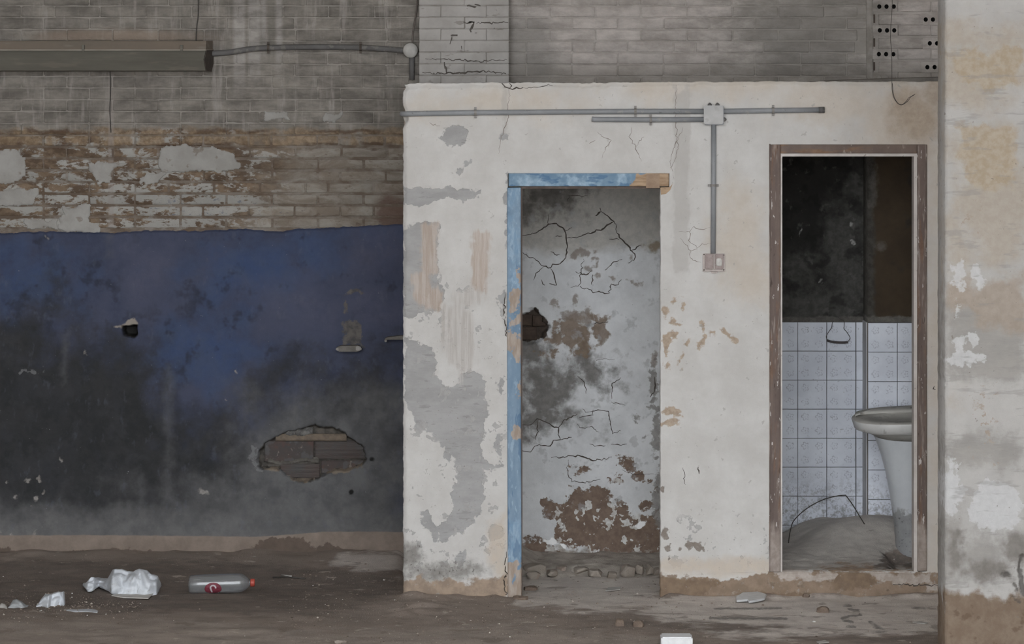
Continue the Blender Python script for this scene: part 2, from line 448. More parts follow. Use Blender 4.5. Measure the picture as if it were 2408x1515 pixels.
fx = axis(-3.7, 3.3, 0.02); fy = axis(-3.4, 1.30, 0.016)
FXg, FYg = np.meshgrid(fx, fy)
FZ = gh(FXg, FYg)
PXf = CX + FXg * F / (DC + FYg); PYf = HZ + (H - FZ) * F / (DC + FYg)
V = np.stack([FXg, FYg, FZ], -1).reshape(-1, 3)
ii = np.arange(FXg.size).reshape(FXg.shape)
Q = np.stack([ii[:-1, :-1], ii[:-1, 1:], ii[1:, 1:], ii[1:, :-1]], -1).reshape(-1, 4)
fattr = {
    'm_grey': sd(PXf, PYf, [('p', [(1600, 1400), (2300, 1398), (2300, 1486), (2000, 1492), (1850, 1505), (1700, 1500), (1500, 1440), (1570, 1420)]),
                            ('p', [(1210, 1320), (1560, 1315), (1560, 1425), (1400, 1440), (1215, 1420)]),
                            ('p', [(800, 1308), (960, 1296), (960, 1345), (850, 1340), (780, 1330)])]),
    'm_pale': sd(PXf, PYf, [('p', [(-400, 1470), (200, 1458), (500, 1462), (760, 1488), (980, 1480), (1200, 1462), (1500, 1495), (1700, 1530), (1700, 1800), (-400, 1800)])]),
    'm_dark': sd(PXf, PYf, [('p', [(-300, 1312), (300, 1318), (700, 1330), (930, 1345), (940, 1390), (800, 1440), (300, 1440), (-300, 1430)]),
                            ('e', 1680, 1478, 130, 9), ('e', 1530, 1470, 110, 8), ('e', 2080, 1504, 190, 7)]),
    'm_mark': sd(PXf, PYf, [('l', [(1985, 1424), (2004, 1426)], 2.5), ('l', [(1995, 1433), (2020, 1436)], 2.5), ('l', [(1978, 1456), (2000, 1449), (2025, 1446)], 2.8),
                            ('l', [(1985, 1460), (2005, 1463)], 3), ('l', [(2046, 1463), (2056, 1470)], 3.5), ('l', [(2055, 1474), (2075, 1480)], 3), ('l', [(2062, 1486), (2085, 1485)], 2),
                            ('l', [(2145, 1430), (2175, 1431)], 2), ('l', [(1992, 1473), (2012, 1475)], 2), ('l', [(1670, 1454), (1850, 1455)], 3), ('l', [(1680, 1432), (1840, 1431)], 2)]),
    'm_bits': sd(PXf, PYf, [('p', [(700, 1330), (960, 1345), (1100, 1395), (1600, 1420), (1600, 1560), (700, 1560)])]),
}
M_FLOOR = layered('dusty_dirt_floor', (c(94, 84, 77), c(84, 76, 70)), [
    dict(a='m_pale', c=(c(104, 95, 88), c(92, 84, 78)), amp=22, soft=14, ns=5, st=(0.9, 1.1, 1), cs=6, cst=(0.9, 1.1, 1)),
    dict(a='m_grey', c=(c(132, 126, 120), c(120, 113, 108)), amp=18, soft=9, ns=6, st=(0.9, 1.1, 1), cs=7, cst=(0.9, 1.1, 1)),
    dict(a='m_dark', c=(c(80, 72, 66), c(70, 63, 58)), amp=15, soft=9, ns=7, st=(0.9, 1.1, 1), cs=9, cst=(0.9, 1.1, 1)),
    dict(c=(c(72, 64, 58), c(82, 73, 66)), speck=(0.60, 0.06), ss=7, sst=(0.9, 1.0, 1), op=0.55),
    dict(c=(c(128, 120, 111), c(118, 108, 98)), speck=(0.64, 0.05), ss=12, sst=(0.9, 1.0, 1), op=0.5),
    dict(a='m_mark', c=c(84, 80, 76), amp=3, soft=2, ns=30),
    dict(a='m_bits', c=c(160, 151, 142), amp=20, soft=10, speck=(0.69, 0.03), ss=75, op=0.75),
    dict(c=c(152, 144, 136), speck=(0.73, 0.03), ss=60, op=0.7),
    dict(c=c(62, 54, 48), speck=(0.70, 0.03), ss=48, sst=(1, 1, 1), op=0.6)], fine=0.004, mott=0.2, bs=4, bst=(0.9, 1.0, 1), grain=0.18, gain=2.5)
floor = obj('floor', np_mesh('floor', V, Q, {k: v.ravel() for k, v in fattr.items()}), M_FLOOR)
tag(floor, 'dusty brown dirt floor of the derelict hall', 'floor', kind='structure')
M_GROUND = plain('trodden_earth', c(140, 128, 118), c(128, 116, 106), 0.95, 3)
gme = mesh('floor_apron', [(-16, -30, -.03), (16, -30, -.03), (16, 2.2, -.03), (-16, 2.2, -.03)], [(0, 1, 2, 3)])
ga = obj('floor_apron', gme, M_GROUND)
tag(ga, 'trodden earth floor around and in front of the picture', 'floor', kind='structure')
M_ROOF = plain('roof_underside', c(186, 184, 180), c(172, 170, 166), 0.95, 2)
roof = box('ceiling', -6.4, 6.4, -11.5, 2.2, 6.0, 6.15, M_ROOF)  # unseen; reach and pale tone set to shape the sky light
M_HALL = plain('hall_plaster', c(176, 172, 166), c(160, 156, 150), 0.95, 2)
hl = box('wall_left_added', -6.2, -6.0, -16, 2.0, -0.1, 6.1, M_HALL); tag(hl, 'plastered hall side wall, unseen, added to narrow the sky light', 'wall', kind='structure')  # added out of view to narrow the incoming sky light
hr_ = box('wall_right_added', 6.0, 6.2, -16, 2.0, -0.1, 6.1, M_HALL); tag(hr_, 'unseen plastered side wall added beyond the column to narrow the light', 'wall', kind='structure')  # unseen counterpart, added to cut light from the side
tag(roof, 'unseen high hall ceiling, sized to shape the sky light', 'ceiling', kind='structure')

# ------------------------------------------------------------------ back wall: backing, bricks
JY0, PIT = 14.0, 27.6
wall_back = relief('wall_back', axis(-1700, 4100, 40, [280, 332, 600, 870, 2044, 2060, 2108, 2168, 2210]), axis(-1500, 1330, 40, [752, 802, 990, 1142] + [q + d for q in (15.5, 46, 71.5, 102, 127.5, 158) for d in (-7, 7)]), YB + 0.0035, M_MORTAR, thick=0.25,
                   holes=[(280, 332, 752, 802), (600, 870, 990, 1142)] + [(2060, 2108, q - 7, q + 7) for q in (15.5, 71.5, 127.5)] + [(2168, 2210, q - 7, q + 7) for q in (46, 102, 158)])
tag(wall_back, 'weathered brick back wall with a blue and black painted dado', 'wall', kind='structure')

SB = F / (DC + YB)
def brick_mesh(name, L, Hh, dep=0.05, seed=0, nx=6, nz=3, ch=0.004):
    r = np.random.default_rng(seed)
    xs = np.linspace(-L / 2, L / 2, nx); xs[1] = xs[0] + 0.006; xs[-2] = xs[-1] - 0.006
    zs = np.array([-Hh / 2, -Hh / 2 + 0.006, Hh / 2 - 0.006, Hh / 2]); nz = 4
    V = []
    for j, z in enumerate(zs):
        for i, x in enumerate(xs):
            edge = (i in (0, nx - 1)) + (j in (0, nz - 1))
            y = ch * (0, 0.75, 1.6)[edge] + r.normal(0, 0.0007)
            V.append((x + r.normal(0, 0.0012), y, z + r.normal(0, 0.0011)))
    I = lambda i, j: j * nx + i
    Fc = [(I(i, j), I(i + 1, j), I(i + 1, j + 1), I(i, j + 1)) for j in range(nz - 1) for i in range(nx - 1)]
    loop = [I(i, 0) for i in range(nx)] + [I(nx - 1, j) for j in range(1, nz)] + [I(i, nz - 1) for i in range(nx - 2, -1, -1)] + [I(0, j) for j in range(nz - 2, 0, -1)]
    b = len(V)
    for v in loop: V.append((V[v][0], dep, V[v][2]))
    n = len(loop)
    Fc += [(loop[(k + 1) % n], loop[k], b + k, b + (k + 1) % n) for k in range(n)]
    return mesh(name, V, Fc, True)
BL, BS = 0.234, 0.112
BH = PIT / SB - 0.006
MB = {}
for kind, L in (('long', BL), ('short', BS), ('three', 0.17)):
    MB[kind] = [brick_mesh('brick', L, BH, seed=11 * i + len(kind)) for i in range(6)]
    for m in MB[kind]: m.materials.append(M_BRICK)
MW = {}
for kind, L in (('long', BL), ('short', BS), ('three', 0.17)):
    MW[kind] = [brick_mesh('brick', L - 0.003, BH - 0.0035, seed=71 * i + len(kind), ch=0.006) for i in range(6)]
    for m in MW[kind]: m.materials.append(M_BRICK)
MP = {}
for kind, L in (('long', BL), ('short', BS)):
    MP[kind] = [brick_mesh('brick', L, BH + 0.003, seed=31 * i + len(kind), ch=0.0025) for i in range(5)]
    for m in MP[kind]: m.materials.append(M_PBRICK)
nbrick = 0
def lay(me, x, y, z, parent, jit=0.0015):
    global nbrick
    o = bpy.data.objects.new('brick', me); COL.objects.link(o)
    o.parent = parent
    o.location = Vector((x, y + max(-1.4 * jit, min(jit * 0.8, random.gauss(0, jit))), z)) - Vector(parent.location)
    o.rotation_euler = (random.gauss(0, 0.003), random.gauss(0, 0.003), max(-0.003, min(0.003, random.gauss(0, 0.002))))
    nbrick += 1
    return o
def course(px0, px1, k, parent, y=YB, sets=MB, offs=0.0):
    zc = Z(JY0 + PIT * (k + 0.5), YB)
    x0, x1 = X(px0, YB), X(px1, YB)
    x = x0 - (offs + (0.121 if k % 2 else 0.0))
    while x < x1 - 0.02:
        last = px1 > 1500 and x + BL > x1 + 0.02
        kind = random.choices(['long', 'short', 'three'], [0.82, 0.11, 0.07])[0] if sets is not MP else 'long'
        if last: kind = 'three' if x + 0.17 <= x1 + 0.02 else 'short'
        L = {'long': BL, 'short': BS, 'three': 0.17}[kind]
        if x + L > x0 + 0.01 and x + L < x1 + (0.13 if px1 < 1500 else 0.02):
            jit = 0.0012 if k < 11 else 0.002
            lay(random.choice(sets[kind]), x + L / 2, y, zc, parent, jit)
        x += L + 0.0035
for k in range(-1, 19): course(-30, 985, k, wall_back, offs=0.06, sets=MB if k < 11 else MW)
for k in range(-1, 7): course(1195, 2042, k, wall_back, offs=0.02)

# perforated brick pier at the right of the upper wall
def perforated(name, L, holes, seed=0):
    r = np.random.default_rng(seed)
    bm = bmesh.new()
    def loop(pts, y): return [bm.verts.new((px_, y, pz_)) for px_, pz_ in pts]
    rect = [(-L / 2, -BH / 2), (L / 2, -BH / 2), (L / 2, BH / 2), (-L / 2, BH / 2)]
    outer = loop(rect, 0)
    for i in range(4): bm.edges.new((outer[i], outer[(i + 1) % 4]))
    hl = []
    for (hx, hz, hr) in holes:
        pts = [(hx + hr * math.cos(a), hz + hr * 1.08 * math.sin(a)) for a in [2 * math.pi * q / 12 for q in range(12)]]
        vs = loop(pts, 0); hl.append((vs, pts))
        for i in range(12): bm.edges.new((vs[i], vs[(i + 1) % 12]))
    bmesh.ops.triangle_fill(bm, use_beauty=True, use_dissolve=False, edges=bm.edges[:])
    for f in bm.faces:
        if f.normal.y > 0: f.normal_flip()
    for vs, pts in hl:
        bk = loop(pts, 0.06)
        for i in range(12): bm.faces.new((vs[i], vs[(i + 1) % 12], bk[(i + 1) % 12], bk[i])).material_index = 1
        bm.faces.new(bk).material_index = 1
    bk = loop(rect, 0.07)
    for i in range(4): bm.faces.new((outer[(i + 1) % 4], outer[i], bk[i], bk[(i + 1) % 4]))
    me = bpy.data.meshes.new(name); bm.to_mesh(me); bm.free()
    me.materials.append(M_BRICK); me.materials.append(M_HOLESHADE)
    return me
HDL = 58 / SB
hr = 5.0 / SB
PM = [perforated('brick', HDL, [((-13.5 + d) / SB, 0, hr), ((3.5 + d) / SB, 0, hr), ((20.5 + d) / SB, 0, hr)], i) for i, d in enumerate((0, 1.2, -1))]
for i in range(4):    # rows with three holes on the left end
    py = 15.5 + 56 * i - (1 if i == 3 else 0)
    lay(PM[i % 3], X(2081, YB), YB - 0.004, Z(py, YB), wall_back, 0)
    lay(random.choice(MB['three']), X(2150, YB), YB - 0.002, Z(py, YB), wall_back)
    lay(random.choice(MB['three']), X(2229, YB), YB - 0.002, Z(py, YB), wall_back)
for i, d in enumerate((-8, 6, 0)):
    py = 46 + 56 * i
    lay(MB['long'][i], X(2119, YB), YB - 0.002, Z(py, YB), wall_back)
    lay(PM[i], X(2195 + d * 0.6, YB), YB - 0.004, Z(py, YB), wall_back, 0)
# toothed slot of half-bricks, recess shade painted on, down the pier's edge
M_SLOT = plain('shadowed_brick_end', c(84, 72, 64), c(64, 56, 51))
for i in range(8):
    py = -12 + 28 * i
    box('brick', X(2054, YB), X(2063 if i % 2 else 2058, YB), YB - 0.001 + 0.006 * (i % 2), YB + 0.04, Z(py + 10, YB), Z(py - 10, YB), M_SLOT, wall_back)
M_LIME = layered('lime_mortar', (c(146, 140, 134), c(124, 118, 111)), bs=20, fine=0.002)
sl = relief('mortar_strip', axis(2037, 2054, 2), axis(-20, 190, 4), YB - 0.004, M_LIME, wall_back, thick=0.03,
            disp=lambda x, y: 0.003 * fbm(x / 9, y / 14, 3) - 0.006 * sst(6, 9, np.abs(x - 2045 + 4 * fbm(x * 0, y / 30, 2))))

# light lime-plaster remnants on the belt
def remnant(shapes, seed):
    xs = [p for s in shapes for p in s[1]]
    x0 = min(p[0] for p in xs) - 8; x1 = max(p[0] for p in xs) + 8; y0 = min(p[1] for p in xs) - 8; y1 = max(p[1] for p in xs) + 8
    def f(PX, PY):
        return sd(PX, PY, shapes) + 14 * fbm(PX / 26, PY / 20, 5, seed)
    return relief('plaster_patch', axis(x0, x1, 2), axis(y0, y1, 2), YB, M_PATCH, wall_back, thick=0.01,
                  disp=lambda a, b: 0.0045 * sst(-3, 3, f(a, b)) + 0.0015 * fbm(a / 20, b / 14, 4, 3), keep=lambda a, b: f(a, b) > -2)
M_PATCH = layered('old_lime_plaster', (c(152, 150, 146), c(137, 134, 129)), [dict(c=(c(118, 108, 96), c(100, 86, 72)), speck=(0.62, 0.08), ss=18, op=0.6)], fine=0.0015, bs=8)
remnant([('p', [(385, 352), (440, 342), (500, 345), (545, 362), (560, 390), (520, 402), (430, 406), (380, 412), (374, 385)])], 1)
remnant([('p', [(-30, 352), (30, 355), (60, 372), (50, 415), (25, 432), (-30, 430)])], 2)
remnant([('p', [(205, 384), (300, 384), (262, 398), (258, 430), (225, 428)])], 3)
remnant([('p', [(322, 415), (385, 412), (380, 424), (330, 430)])], 4)
remnant([('p', [(0, 452), (85, 446), (80, 478), (0, 482)])], 5)
remnant([('p', [(60, 518), (130, 518), (132, 536), (60, 538)])], 6)
remnant([('p', [(140, 514), (195, 508), (232, 528), (230, 541), (142, 540)])], 7)
remnant([('p', [(150, 487), (208, 484), (208, 512), (150, 510)])], 8)
remnant([('p', [(628, 266), (678, 266), (680, 281), (626, 281)])], 9)
remnant([('p', [(768, 268), (803, 267), (804, 281), (765, 280)])], 10)

# ------------------------------------------------------------------ blue / black dado
HOLE = [(607, 1080), (612, 1058), (622, 1044), (640, 1034), (660, 1024), (676, 1016), (704, 1012), (726, 1003), (742, 1000), (752, 1006), (775, 1004),
        (795, 1010), (810, 1020), (832, 1036), (850, 1047), (858, 1064), (860, 1080), (856, 1092), (838, 1100), (812, 1106), (790, 1106), (762, 1115), (748, 1126), (715, 1135),
        (690, 1127), (672, 1113), (660, 1104), (640, 1101), (612, 1102)]
SMALLH = [(288, 768), (322, 765), (323, 786), (316, 794), (292, 788)]
TOP = [(-700, 548), (-200, 549), (60, 549), (150, 547), (240, 549), (262, 552), (300, 546), (400, 544), (470, 546), (530, 543), (560, 539), (640, 547), (700, 541), (770, 538), (850, 533), (960, 530)]
def dado_sd(PX, PY):
    return np.minimum(PY - np.interp(PX, [p[0] for p in TOP], [p[1] for p in TOP]) + 4 * fbm(PX / 14, PY / 20, 4, 1), 90)
def dado_disp(PX, PY):
    d = 0.014 * sst(-4, 2, dado_sd(PX, PY)) - 0.010 * sst(2, -4, dado_sd(PX, PY))
    d = d + 0.0016 * fbm(PX / 60, PY / 60, 5, 4)
    hs = sd(PX, PY, [('p', HOLE)]) + 5 * fbm(PX / 9, PY / 9, 3, 7)
    d = d - 0.055 * sst(-3, 4, hs)
    hs2 = sd(PX, PY, [('p', SMALLH)]) + 3 * fbm(PX / 6, PY / 6, 3, 9)
    d = d - 0.10 * sst(-2, 3, hs2)
    d = d + 0.006 * sst(-6, 8, PY - np.interp(PX, [-700, 600, 700, 960], [1258, 1262, 1254, 1251]) + 5 * fbm(PX / 30, PY / 30, 4, 3))
    d = d - 0.004 * np.exp(-(((PX - 437) / 10) ** 2 + ((PY - 768) / 6) ** 2))
    return d
dattr = {
    'm_char': sd_m if False else [('p', [(-800, 742), (130, 742), (250, 805), (330, 862), (400, 915), (480, 965), (560, 965), (600, 890), (700, 856), (800, 858), (960, 858), (960, 1400), (-800, 1400)])],
    'm_bright': [('e', 580, 640, 130, 75), ('e', 740, 600, 80, 40), ('e', 480, 830, 120, 90), ('e', 60, 660, 120, 70), ('e', 900, 560, 60, 30)],
    'm_dust': [('p', [(-800, 1240), (300, 1215), (520, 1150), (600, 960), (760, 935), (960, 925), (960, 1400), (-800, 1400)])],
    'm_lilac': [('e', 900, 590, 90, 70), ('e', 880, 720, 80, 60), ('e', 700, 720, 120, 60), ('e', 350, 640, 60, 90)],
    'm_dust2': [('r', -800, 960, 1205, 1300)],
    'm_holeshade_nails': [('p', SMALLH), ('e', 875, 1080, 6, 5), ('e', 826, 1157, 6, 6)],
    'm_dband': [('p', [(-800, 1260), (200, 1258), (480, 1260), (600, 1262), (690, 1256), (760, 1250), (850, 1250), (960, 1251), (960, 1400), (-800, 1400)])],
    'm_damp': [('p', [(575, 1305), (592, 1284), (620, 1268), (660, 1264), (715, 1268), (735, 1285), (760, 1280), (800, 1288), (850, 1298), (870, 1320), (570, 1330)]), ('p', [(-100, 1290), (60, 1290), (80, 1300), (200, 1296), (330, 1292), (420, 1302), (500, 1310), (500, 1340), (-100, 1340)])],
    'm_tear': lambda a, b: -np.abs(sd(a, b, [('p', HOLE)]) - 1) ,
    'm_hole': [('p', HOLE), ('p', SMALLH)],
    'm_fleck': [('e', 68, 1131, 4.3, 5.0), ('e', 96, 1127, 5.8, 6.5), ('e', 101, 1158, 3.6, 5.0), ('e', 84, 1168, 4.3, 5.8), ('e', 37, 1168, 3.6, 5.8), ('e', 18, 1133, 3.6, 3.6), ('e', 150, 1080, 2.9, 3.6), ('e', 199, 828, 2.9, 3.6), ('e', 479, 1160, 12.2, 5.0),
                ('e', 558, 876, 3.6, 4.3), ('e', 534, 940, 2.9, 2.2), ('e', 75, 1191, 2.2, 2.9), ('e', 7, 1255, 2.2, 5.8), ('e', 30, 1256, 2.2, 5.0), ('e', 84, 1254, 2.2, 5.0), ('e', 112, 557, 1.8, 5.0), ('e', 100, 1240, 2.2, 2.2)],
    'm_streak': [('r', 388, 404, 850, 1180), ('r', 150, 156, 780, 900), ('r', 252, 259, 552, 600), ('r', 330, 338, 1120, 1180)],
    'm_scuff': [('l', [(600, 1052), (592, 1075), (598, 1100), (608, 1106)], 5), ('l', [(610, 1060), (604, 1090)], 4), ('l', [(50, 877), (75, 873), (105, 872)], 2)],
    'm_scar': [('p', [(808, 760), (836, 752), (848, 770), (850, 812), (806, 812)]), ('l', [(812, 730), (812, 700), (824, 682), (838, 680), (850, 690)], 3)],
    'm_ledge': [('p', [(268, 768), (290, 764), (302, 752), (318, 748), (326, 760), (322, 767), (290, 771)])],
    'm_tan': [('p', [(672, 1113), (700, 1118), (735, 1118), (748, 1126), (715, 1135), (690, 1127)]), ('p', [(612, 1100), (640, 1092), (662, 1102), (640, 1107)]), ('p', [(750, 1118), (790, 1104), (838, 1096), (857, 1088), (854, 1096), (812, 1109), (765, 1117)])],
    'm_mortar': [('r', 640, 820, 1022, 1036)],
}
M_DADO = layered('blue_black_dado_paint', (c(50, 57, 80), c(62, 67, 89)), [
    dict(a='m_bright', c=(c(48, 66, 103), c(56, 70, 100)), amp=70, soft=45, ns=7, cs=14, op=0.85),
    dict(c=(c(40, 45, 62), c(34, 39, 54)), speck=(0.56, 0.12), ss=8, op=0.7),
    dict(a='m_lilac', c=(c(76, 78, 98), c(66, 70, 92)), amp=60, soft=50, ns=6, cs=12, op=0.7),
    dict(a='m_char', c=(c(36, 37, 39), c(45, 45, 47)), amp=120, soft=110, ns=4, cs=10),
    dict(a='m_char', c=(c(50, 51, 55), c(56, 56, 59)), amp=80, soft=70, speck=(0.5, 0.16), ss=9, op=0.5),
    dict(a='m_char', c=(c(46, 47, 52), c(40, 41, 45)), amp=100, soft=80, speck=(0.54, 0.12), ss=6, sst=(1.4, 1, 0.7), op=0.5),
    dict(a='m_dust', c=(c(98, 98, 99), c(78, 78, 80)), amp=70, soft=100, ns=5, cs=7, op=0.85),
    dict(a='m_dust2', c=(c(104, 103, 103), c(84, 84, 85)), amp=30, soft=40, ns=6, cs=9, op=0.7),
    dict(a='m_streak', c=c(88, 88, 90), amp=10, soft=14, ns=12, op=0.4),
    dict(c=(c(92, 96, 112), c(80, 84, 100)), speck=(0.58, 0.14), ss=16, sst=(1.3, 1, 0.7), op=0.2),
    dict(a='m_scuff', c=c(120, 120, 122), amp=9, soft=2, ns=40, op=0.5),
    dict(c=c(118, 118, 122), speck=(0.735, 0.02), ss=60, op=0.7),
    dict(a='m_scar', c=(c(100, 94, 84), c(72, 68, 64)), amp=9, soft=3, ns=26, op=0.8),
    dict(a='m_fleck', c=(c(112, 105, 100), c(140, 136, 132)), amp=3, soft=2.2, ns=60, op=0.85),
    dict(a='m_ledge', c=c(134, 126, 118), amp=3, soft=2.5, ns=40),
    dict(a='m_dband', c=(c(128, 114, 103), c(114, 101, 91)), amp=1.2, soft=1.5, ns=16, cs=8),
    dict(a='m_damp', c=(c(94, 80, 70), c(84, 72, 63)), amp=9, soft=2, ns=20, cs=14),
    dict(a='m_hole', c=(c(88, 82, 75), c(60, 56, 52)), amp=4, soft=2, ns=30),
    dict(a='m_holeshade_nails', c=c(16, 15, 14), amp=2, soft=2.5, ns=30),  # small hole's inner shade and the nail spots, painted near black
    dict(a='m_tan', c=(c(124, 112, 98), c(108, 96, 84)), amp=4, soft=2, ns=30)], rough=0.72, spec=0.25, mott=0.30, bs=6, grain=0.2)
dado = relief('dado_plaster', axis(-700, 952, 3, [-60]) if False else np.concatenate([axis(-700, -60, 10)[:-1], axis(-60, 952, 2.6)]), axis(520, 1345, 2.6), YB, M_DADO, wall_back, disp=dado_disp, attrs=dattr, thick=0.02)

# bricks bared in the hole
M_GROOVE = NT('combed_brick'); n = M_GROOVE
gz = n.sep(n.pos)[2]
wv = n.math('SINE', n.math('MULTIPLY', gz, 2 * math.pi / 0.0072))
colg = n.mix(n.sstep(0.3, 0.7, n.noise(12, 5)), c(80, 70, 67), c(76, 75, 75))
colg = n.mix(n.math('MULTIPLY', n.sstep(0.2, 0.9, wv), 0.3), colg, c(112, 106, 102))
M_GROOVE = n.finish(colg, 0.9, n.math('MULTIPLY', wv, 0.0009), 0.9, 0.15)
def hole_brick(px0, px1, py0, py1, y, mat, seed):
    me = brick_mesh('brick', (px1 - px0) / SB, (py1 - py0) / SB, 0.04, seed=seed, ch=0.003)
    me.materials.append(mat)
    o = obj('brick', me, None, wall_back)
    o.location = W((px0 + px1) / 2, (py0 + py1) / 2, y)
    return o
hole_brick(622, 737, 1037, 1086, YB + 0.018, M_REDBRICK, 3)
hole_brick(741, 862, 1037, 1080, YB + 0.022, M_GROOVE, 4)
hole_brick(660, 752, 1091, 1124, YB + 0.010, M_GROOVE, 5)
hole_brick(755, 862, 1084, 1114, YB + 0.030, M_REDBRICK, 6)
rs = relief('mortar_ridge', axis(648, 815, 3), axis(1021, 1038, 2), YB + 0.006, M_TEAR, wall_back, thick=0.02, disp=lambda a, b: 0.004 * fbm(a / 12, b / 8, 3, 2) - 0.008 * sst(4, 9, np.abs(b - 1030 + 3 * fbm(a / 20, b * 0, 3, 4))))
M_CEM0 = layered('dusty_joint_mortar', (c(98, 94, 88), c(80, 76, 72)), bs=30, fine=0.004)
relief('mortar_joint', axis(630, 750, 2.5), axis(1076, 1098, 2), YB + 0.008, M_CEM0, wall_back, thick=0.02, disp=lambda a, b: 0.008 * fbm(a / 10, b / 8, 3, 12) - 0.014 * sst(2, 6, np.abs(b - 1087 - 4 * np.sin((a - 640) / 18.0) + 4 * fbm(a / 16, b * 0, 3, 4))))
M_CEM = layered('crumbly_cement', (c(112, 110, 107), c(82, 80, 78)), bs=30, fine=0.004)
rs2 = relief('mortar_lump', axis(664, 735, 2.5), axis(1006, 1030, 2.5), YB + 0.004, M_CEM, wall_back, thick=0.03, disp=lambda a, b: 0.012 * fbm(a / 10, b / 10, 4, 6) - 0.02 * sst(0.7, 1.05, np.hypot((a - 700) / 34, (b - 1019) / 11)))

# ------------------------------------------------------------------ whitewashed brick pilaster on the upper wall
YP = 1.15
pil = box('wall_pilaster', X(987, YP), X(1196, YP), YP + 0.004, YB + 0.05, 2.47, 3.6, M_PMORTAR)
tag(pil, 'whitewashed brick pilaster rising behind the cubicle roof', 'pilaster', kind='structure')
SPL = F / (DC + YP)
for k in range(-1, 7):
    z = Z(13 + 27.4 * k + 13.7, YP)
    x0, x1 = X(985.5, YP), X(1197, YP)
    if k % 2: parts = [BL, x1 - x0 - BL - 0.001]
    else: parts = [BS, BL, x1 - x0 - BL - BS - 0.002]
    x = x0
    for j, L in enumerate(parts):
        me = random.choice(MP['long'])
        o = lay(me, x + L / 2, YP, z, pil, 0.001); o.scale.x = L / BL
        o.location.z = z
        x += L + 0.001
# dark chips knocked out of it
M_CHIP = plain('dark_chip', c(72, 67, 62), c(92, 86, 80))
def ribbons(name, lines, yp, w, mat, parent, disp=None, lift=0.0007, jit=1.6, seed=0, step=5):
    r = np.random.default_rng(seed); V = []; Fc = []
    for ln in lines:
        ww = w
        if isinstance(ln, tuple): ln, ww = ln
        pts = []
        for (ax, ay), (bx, by) in zip(ln[:-1], ln[1:]):
            k = max(1, int(math.hypot(bx - ax, by - ay) / step))
            for q in range(k): pts.append((ax + (bx - ax) * q / k, ay + (by - ay) * q / k))
        pts.append(ln[-1]); pts = np.array(pts, float); m = len(pts)
        if m > 2: pts[1:-1] += r.normal(0, jit, (m - 2, 2))
        for i, (x, y) in enumerate(pts):
            t = pts[min(i + 1, m - 1)] - pts[max(i - 1, 0)]; t = t / max(np.hypot(*t), 1e-6)
            h = ww / 2 * (0.35 + 0.65 * math.sin(math.pi * min(1, max(0.06, i / max(m - 1, 1)) if i < m - 1 else 0.06) * 0.98)) * r.uniform(0.6, 1.35)
            for s_ in (-1, 1):
                qx, qy = x - t[1] * h * s_, y + t[0] * h * s_
                dd = float(disp(np.array([qx]), np.array([qy]))[0]) if disp else 0
                v = W(qx, qy, yp); v.y = yp - dd - lift; V.append(v)
            if i: b = len(V); Fc.append((b - 4, b - 3, b - 1, b - 2))
    o = obj(name, mesh(name, V, Fc), mat, parent)
    o['kind'] = 'stuff'
    return o
ribbons('chipped_spots', [([(1103, 52), (1112, 56), (1108, 76)], 6), ([(1060, 84), (1076, 83)], 6), ([(1063, 86), (1058, 104)], 3), ([(1085, 108), (1086, 116)], 5), ([(1045, 146), (1047, 160), (1050, 172)], 5), ([(1098, 14), (1120, 16)], 5), ([(1116, 10), (1130, 14)], 4),
                           ([(1000, 138), (1060, 141), (1120, 143), (1192, 141)], 2.6), ([(993, 170), (1060, 172), (1130, 168), (1190, 173)], 3.4), ([(1090, 52), (1115, 54)], 4), ([(1120, 56), (1150, 54), (1195, 53)], 3)], YP, 3, M_CHIP, pil, lift=0.003, seed=3)

# ------------------------------------------------------------------ plastered cubicle: front wall
D1 = (1194, 1553, 408, 1415)     # first doorway incl. frame
D1H = (1550, 1574, 408, 446)     # pocket of its broken head
D2 = (1812, 2178, 341, 1345)
GREY = [('p', [(946, 443), (1050, 440), (1135, 447), (1130, 463), (1080, 470), (1040, 466), (1000, 480), (946, 478)]),
        ('p', [(946, 535), (992, 523), (1038, 528), (1030, 560), (1029, 640), (1042, 700), (1030, 732), (1000, 730), (985, 742), (966, 752), (946, 745)]),
        ('p', [(952, 800), (985, 806), (1018, 824), (1022, 850), (1031, 892), (1051, 912), (1075, 898), (1090, 880), (1112, 876), (1128, 870), (1140, 895), (1146, 918), (1147, 972), (1136, 993), (1134, 1067), (1131, 1094), (1136, 1150), (1136, 1195), (1112, 1229), (1085, 1249), (1060, 1256), (1050, 1288),
               (1040, 1280), (1030, 1252), (1040, 1228), (1064, 1200), (1060, 1165), (1071, 1128), (1073, 1094), (1056, 1043), (1040, 1048), (1018, 1030), (1000, 1010), (978, 1008), (970, 979), (957, 952), (950, 919)]),
        ('p', [(990, 1205), (1005, 1200), (1016, 1232), (1032, 1250), (1035, 1275), (1010, 1262), (996, 1240)]), ('p', [(1068, 1300), (1092, 1292), (1094, 1318), (1082, 1338), (1070, 1320)]),
        ('e', 1150, 1098, 30, 9), ('e', 1098, 1130, 12, 22), ('e', 1165, 1250, 20, 20), ('e', 1172, 1050, 8, 30), ('e', 1180, 900, 7, 18),
        ('e', 1052, 1055, 9, 24), ('e', 1068, 320, 34, 26), ('e', 1190, 322, 14, 12), ('e', 1080, 402, 9, 7), ('e', 1100, 385, 5, 4), ('e', 1192, 505, 5, 60), ('e', 1184, 700, 8, 22)]
BRUSH = [('p', [(992, 528), (1030, 526), (1030, 640), (1000, 655), (990, 600)]), ('p', [(1117, 540), (1156, 542), (1150, 640), (1140, 690), (1112, 680), (1108, 620)]),
         ('p', [(964, 652), (1000, 640), (1040, 690), (1038, 726), (1020, 735), (975, 700)])]
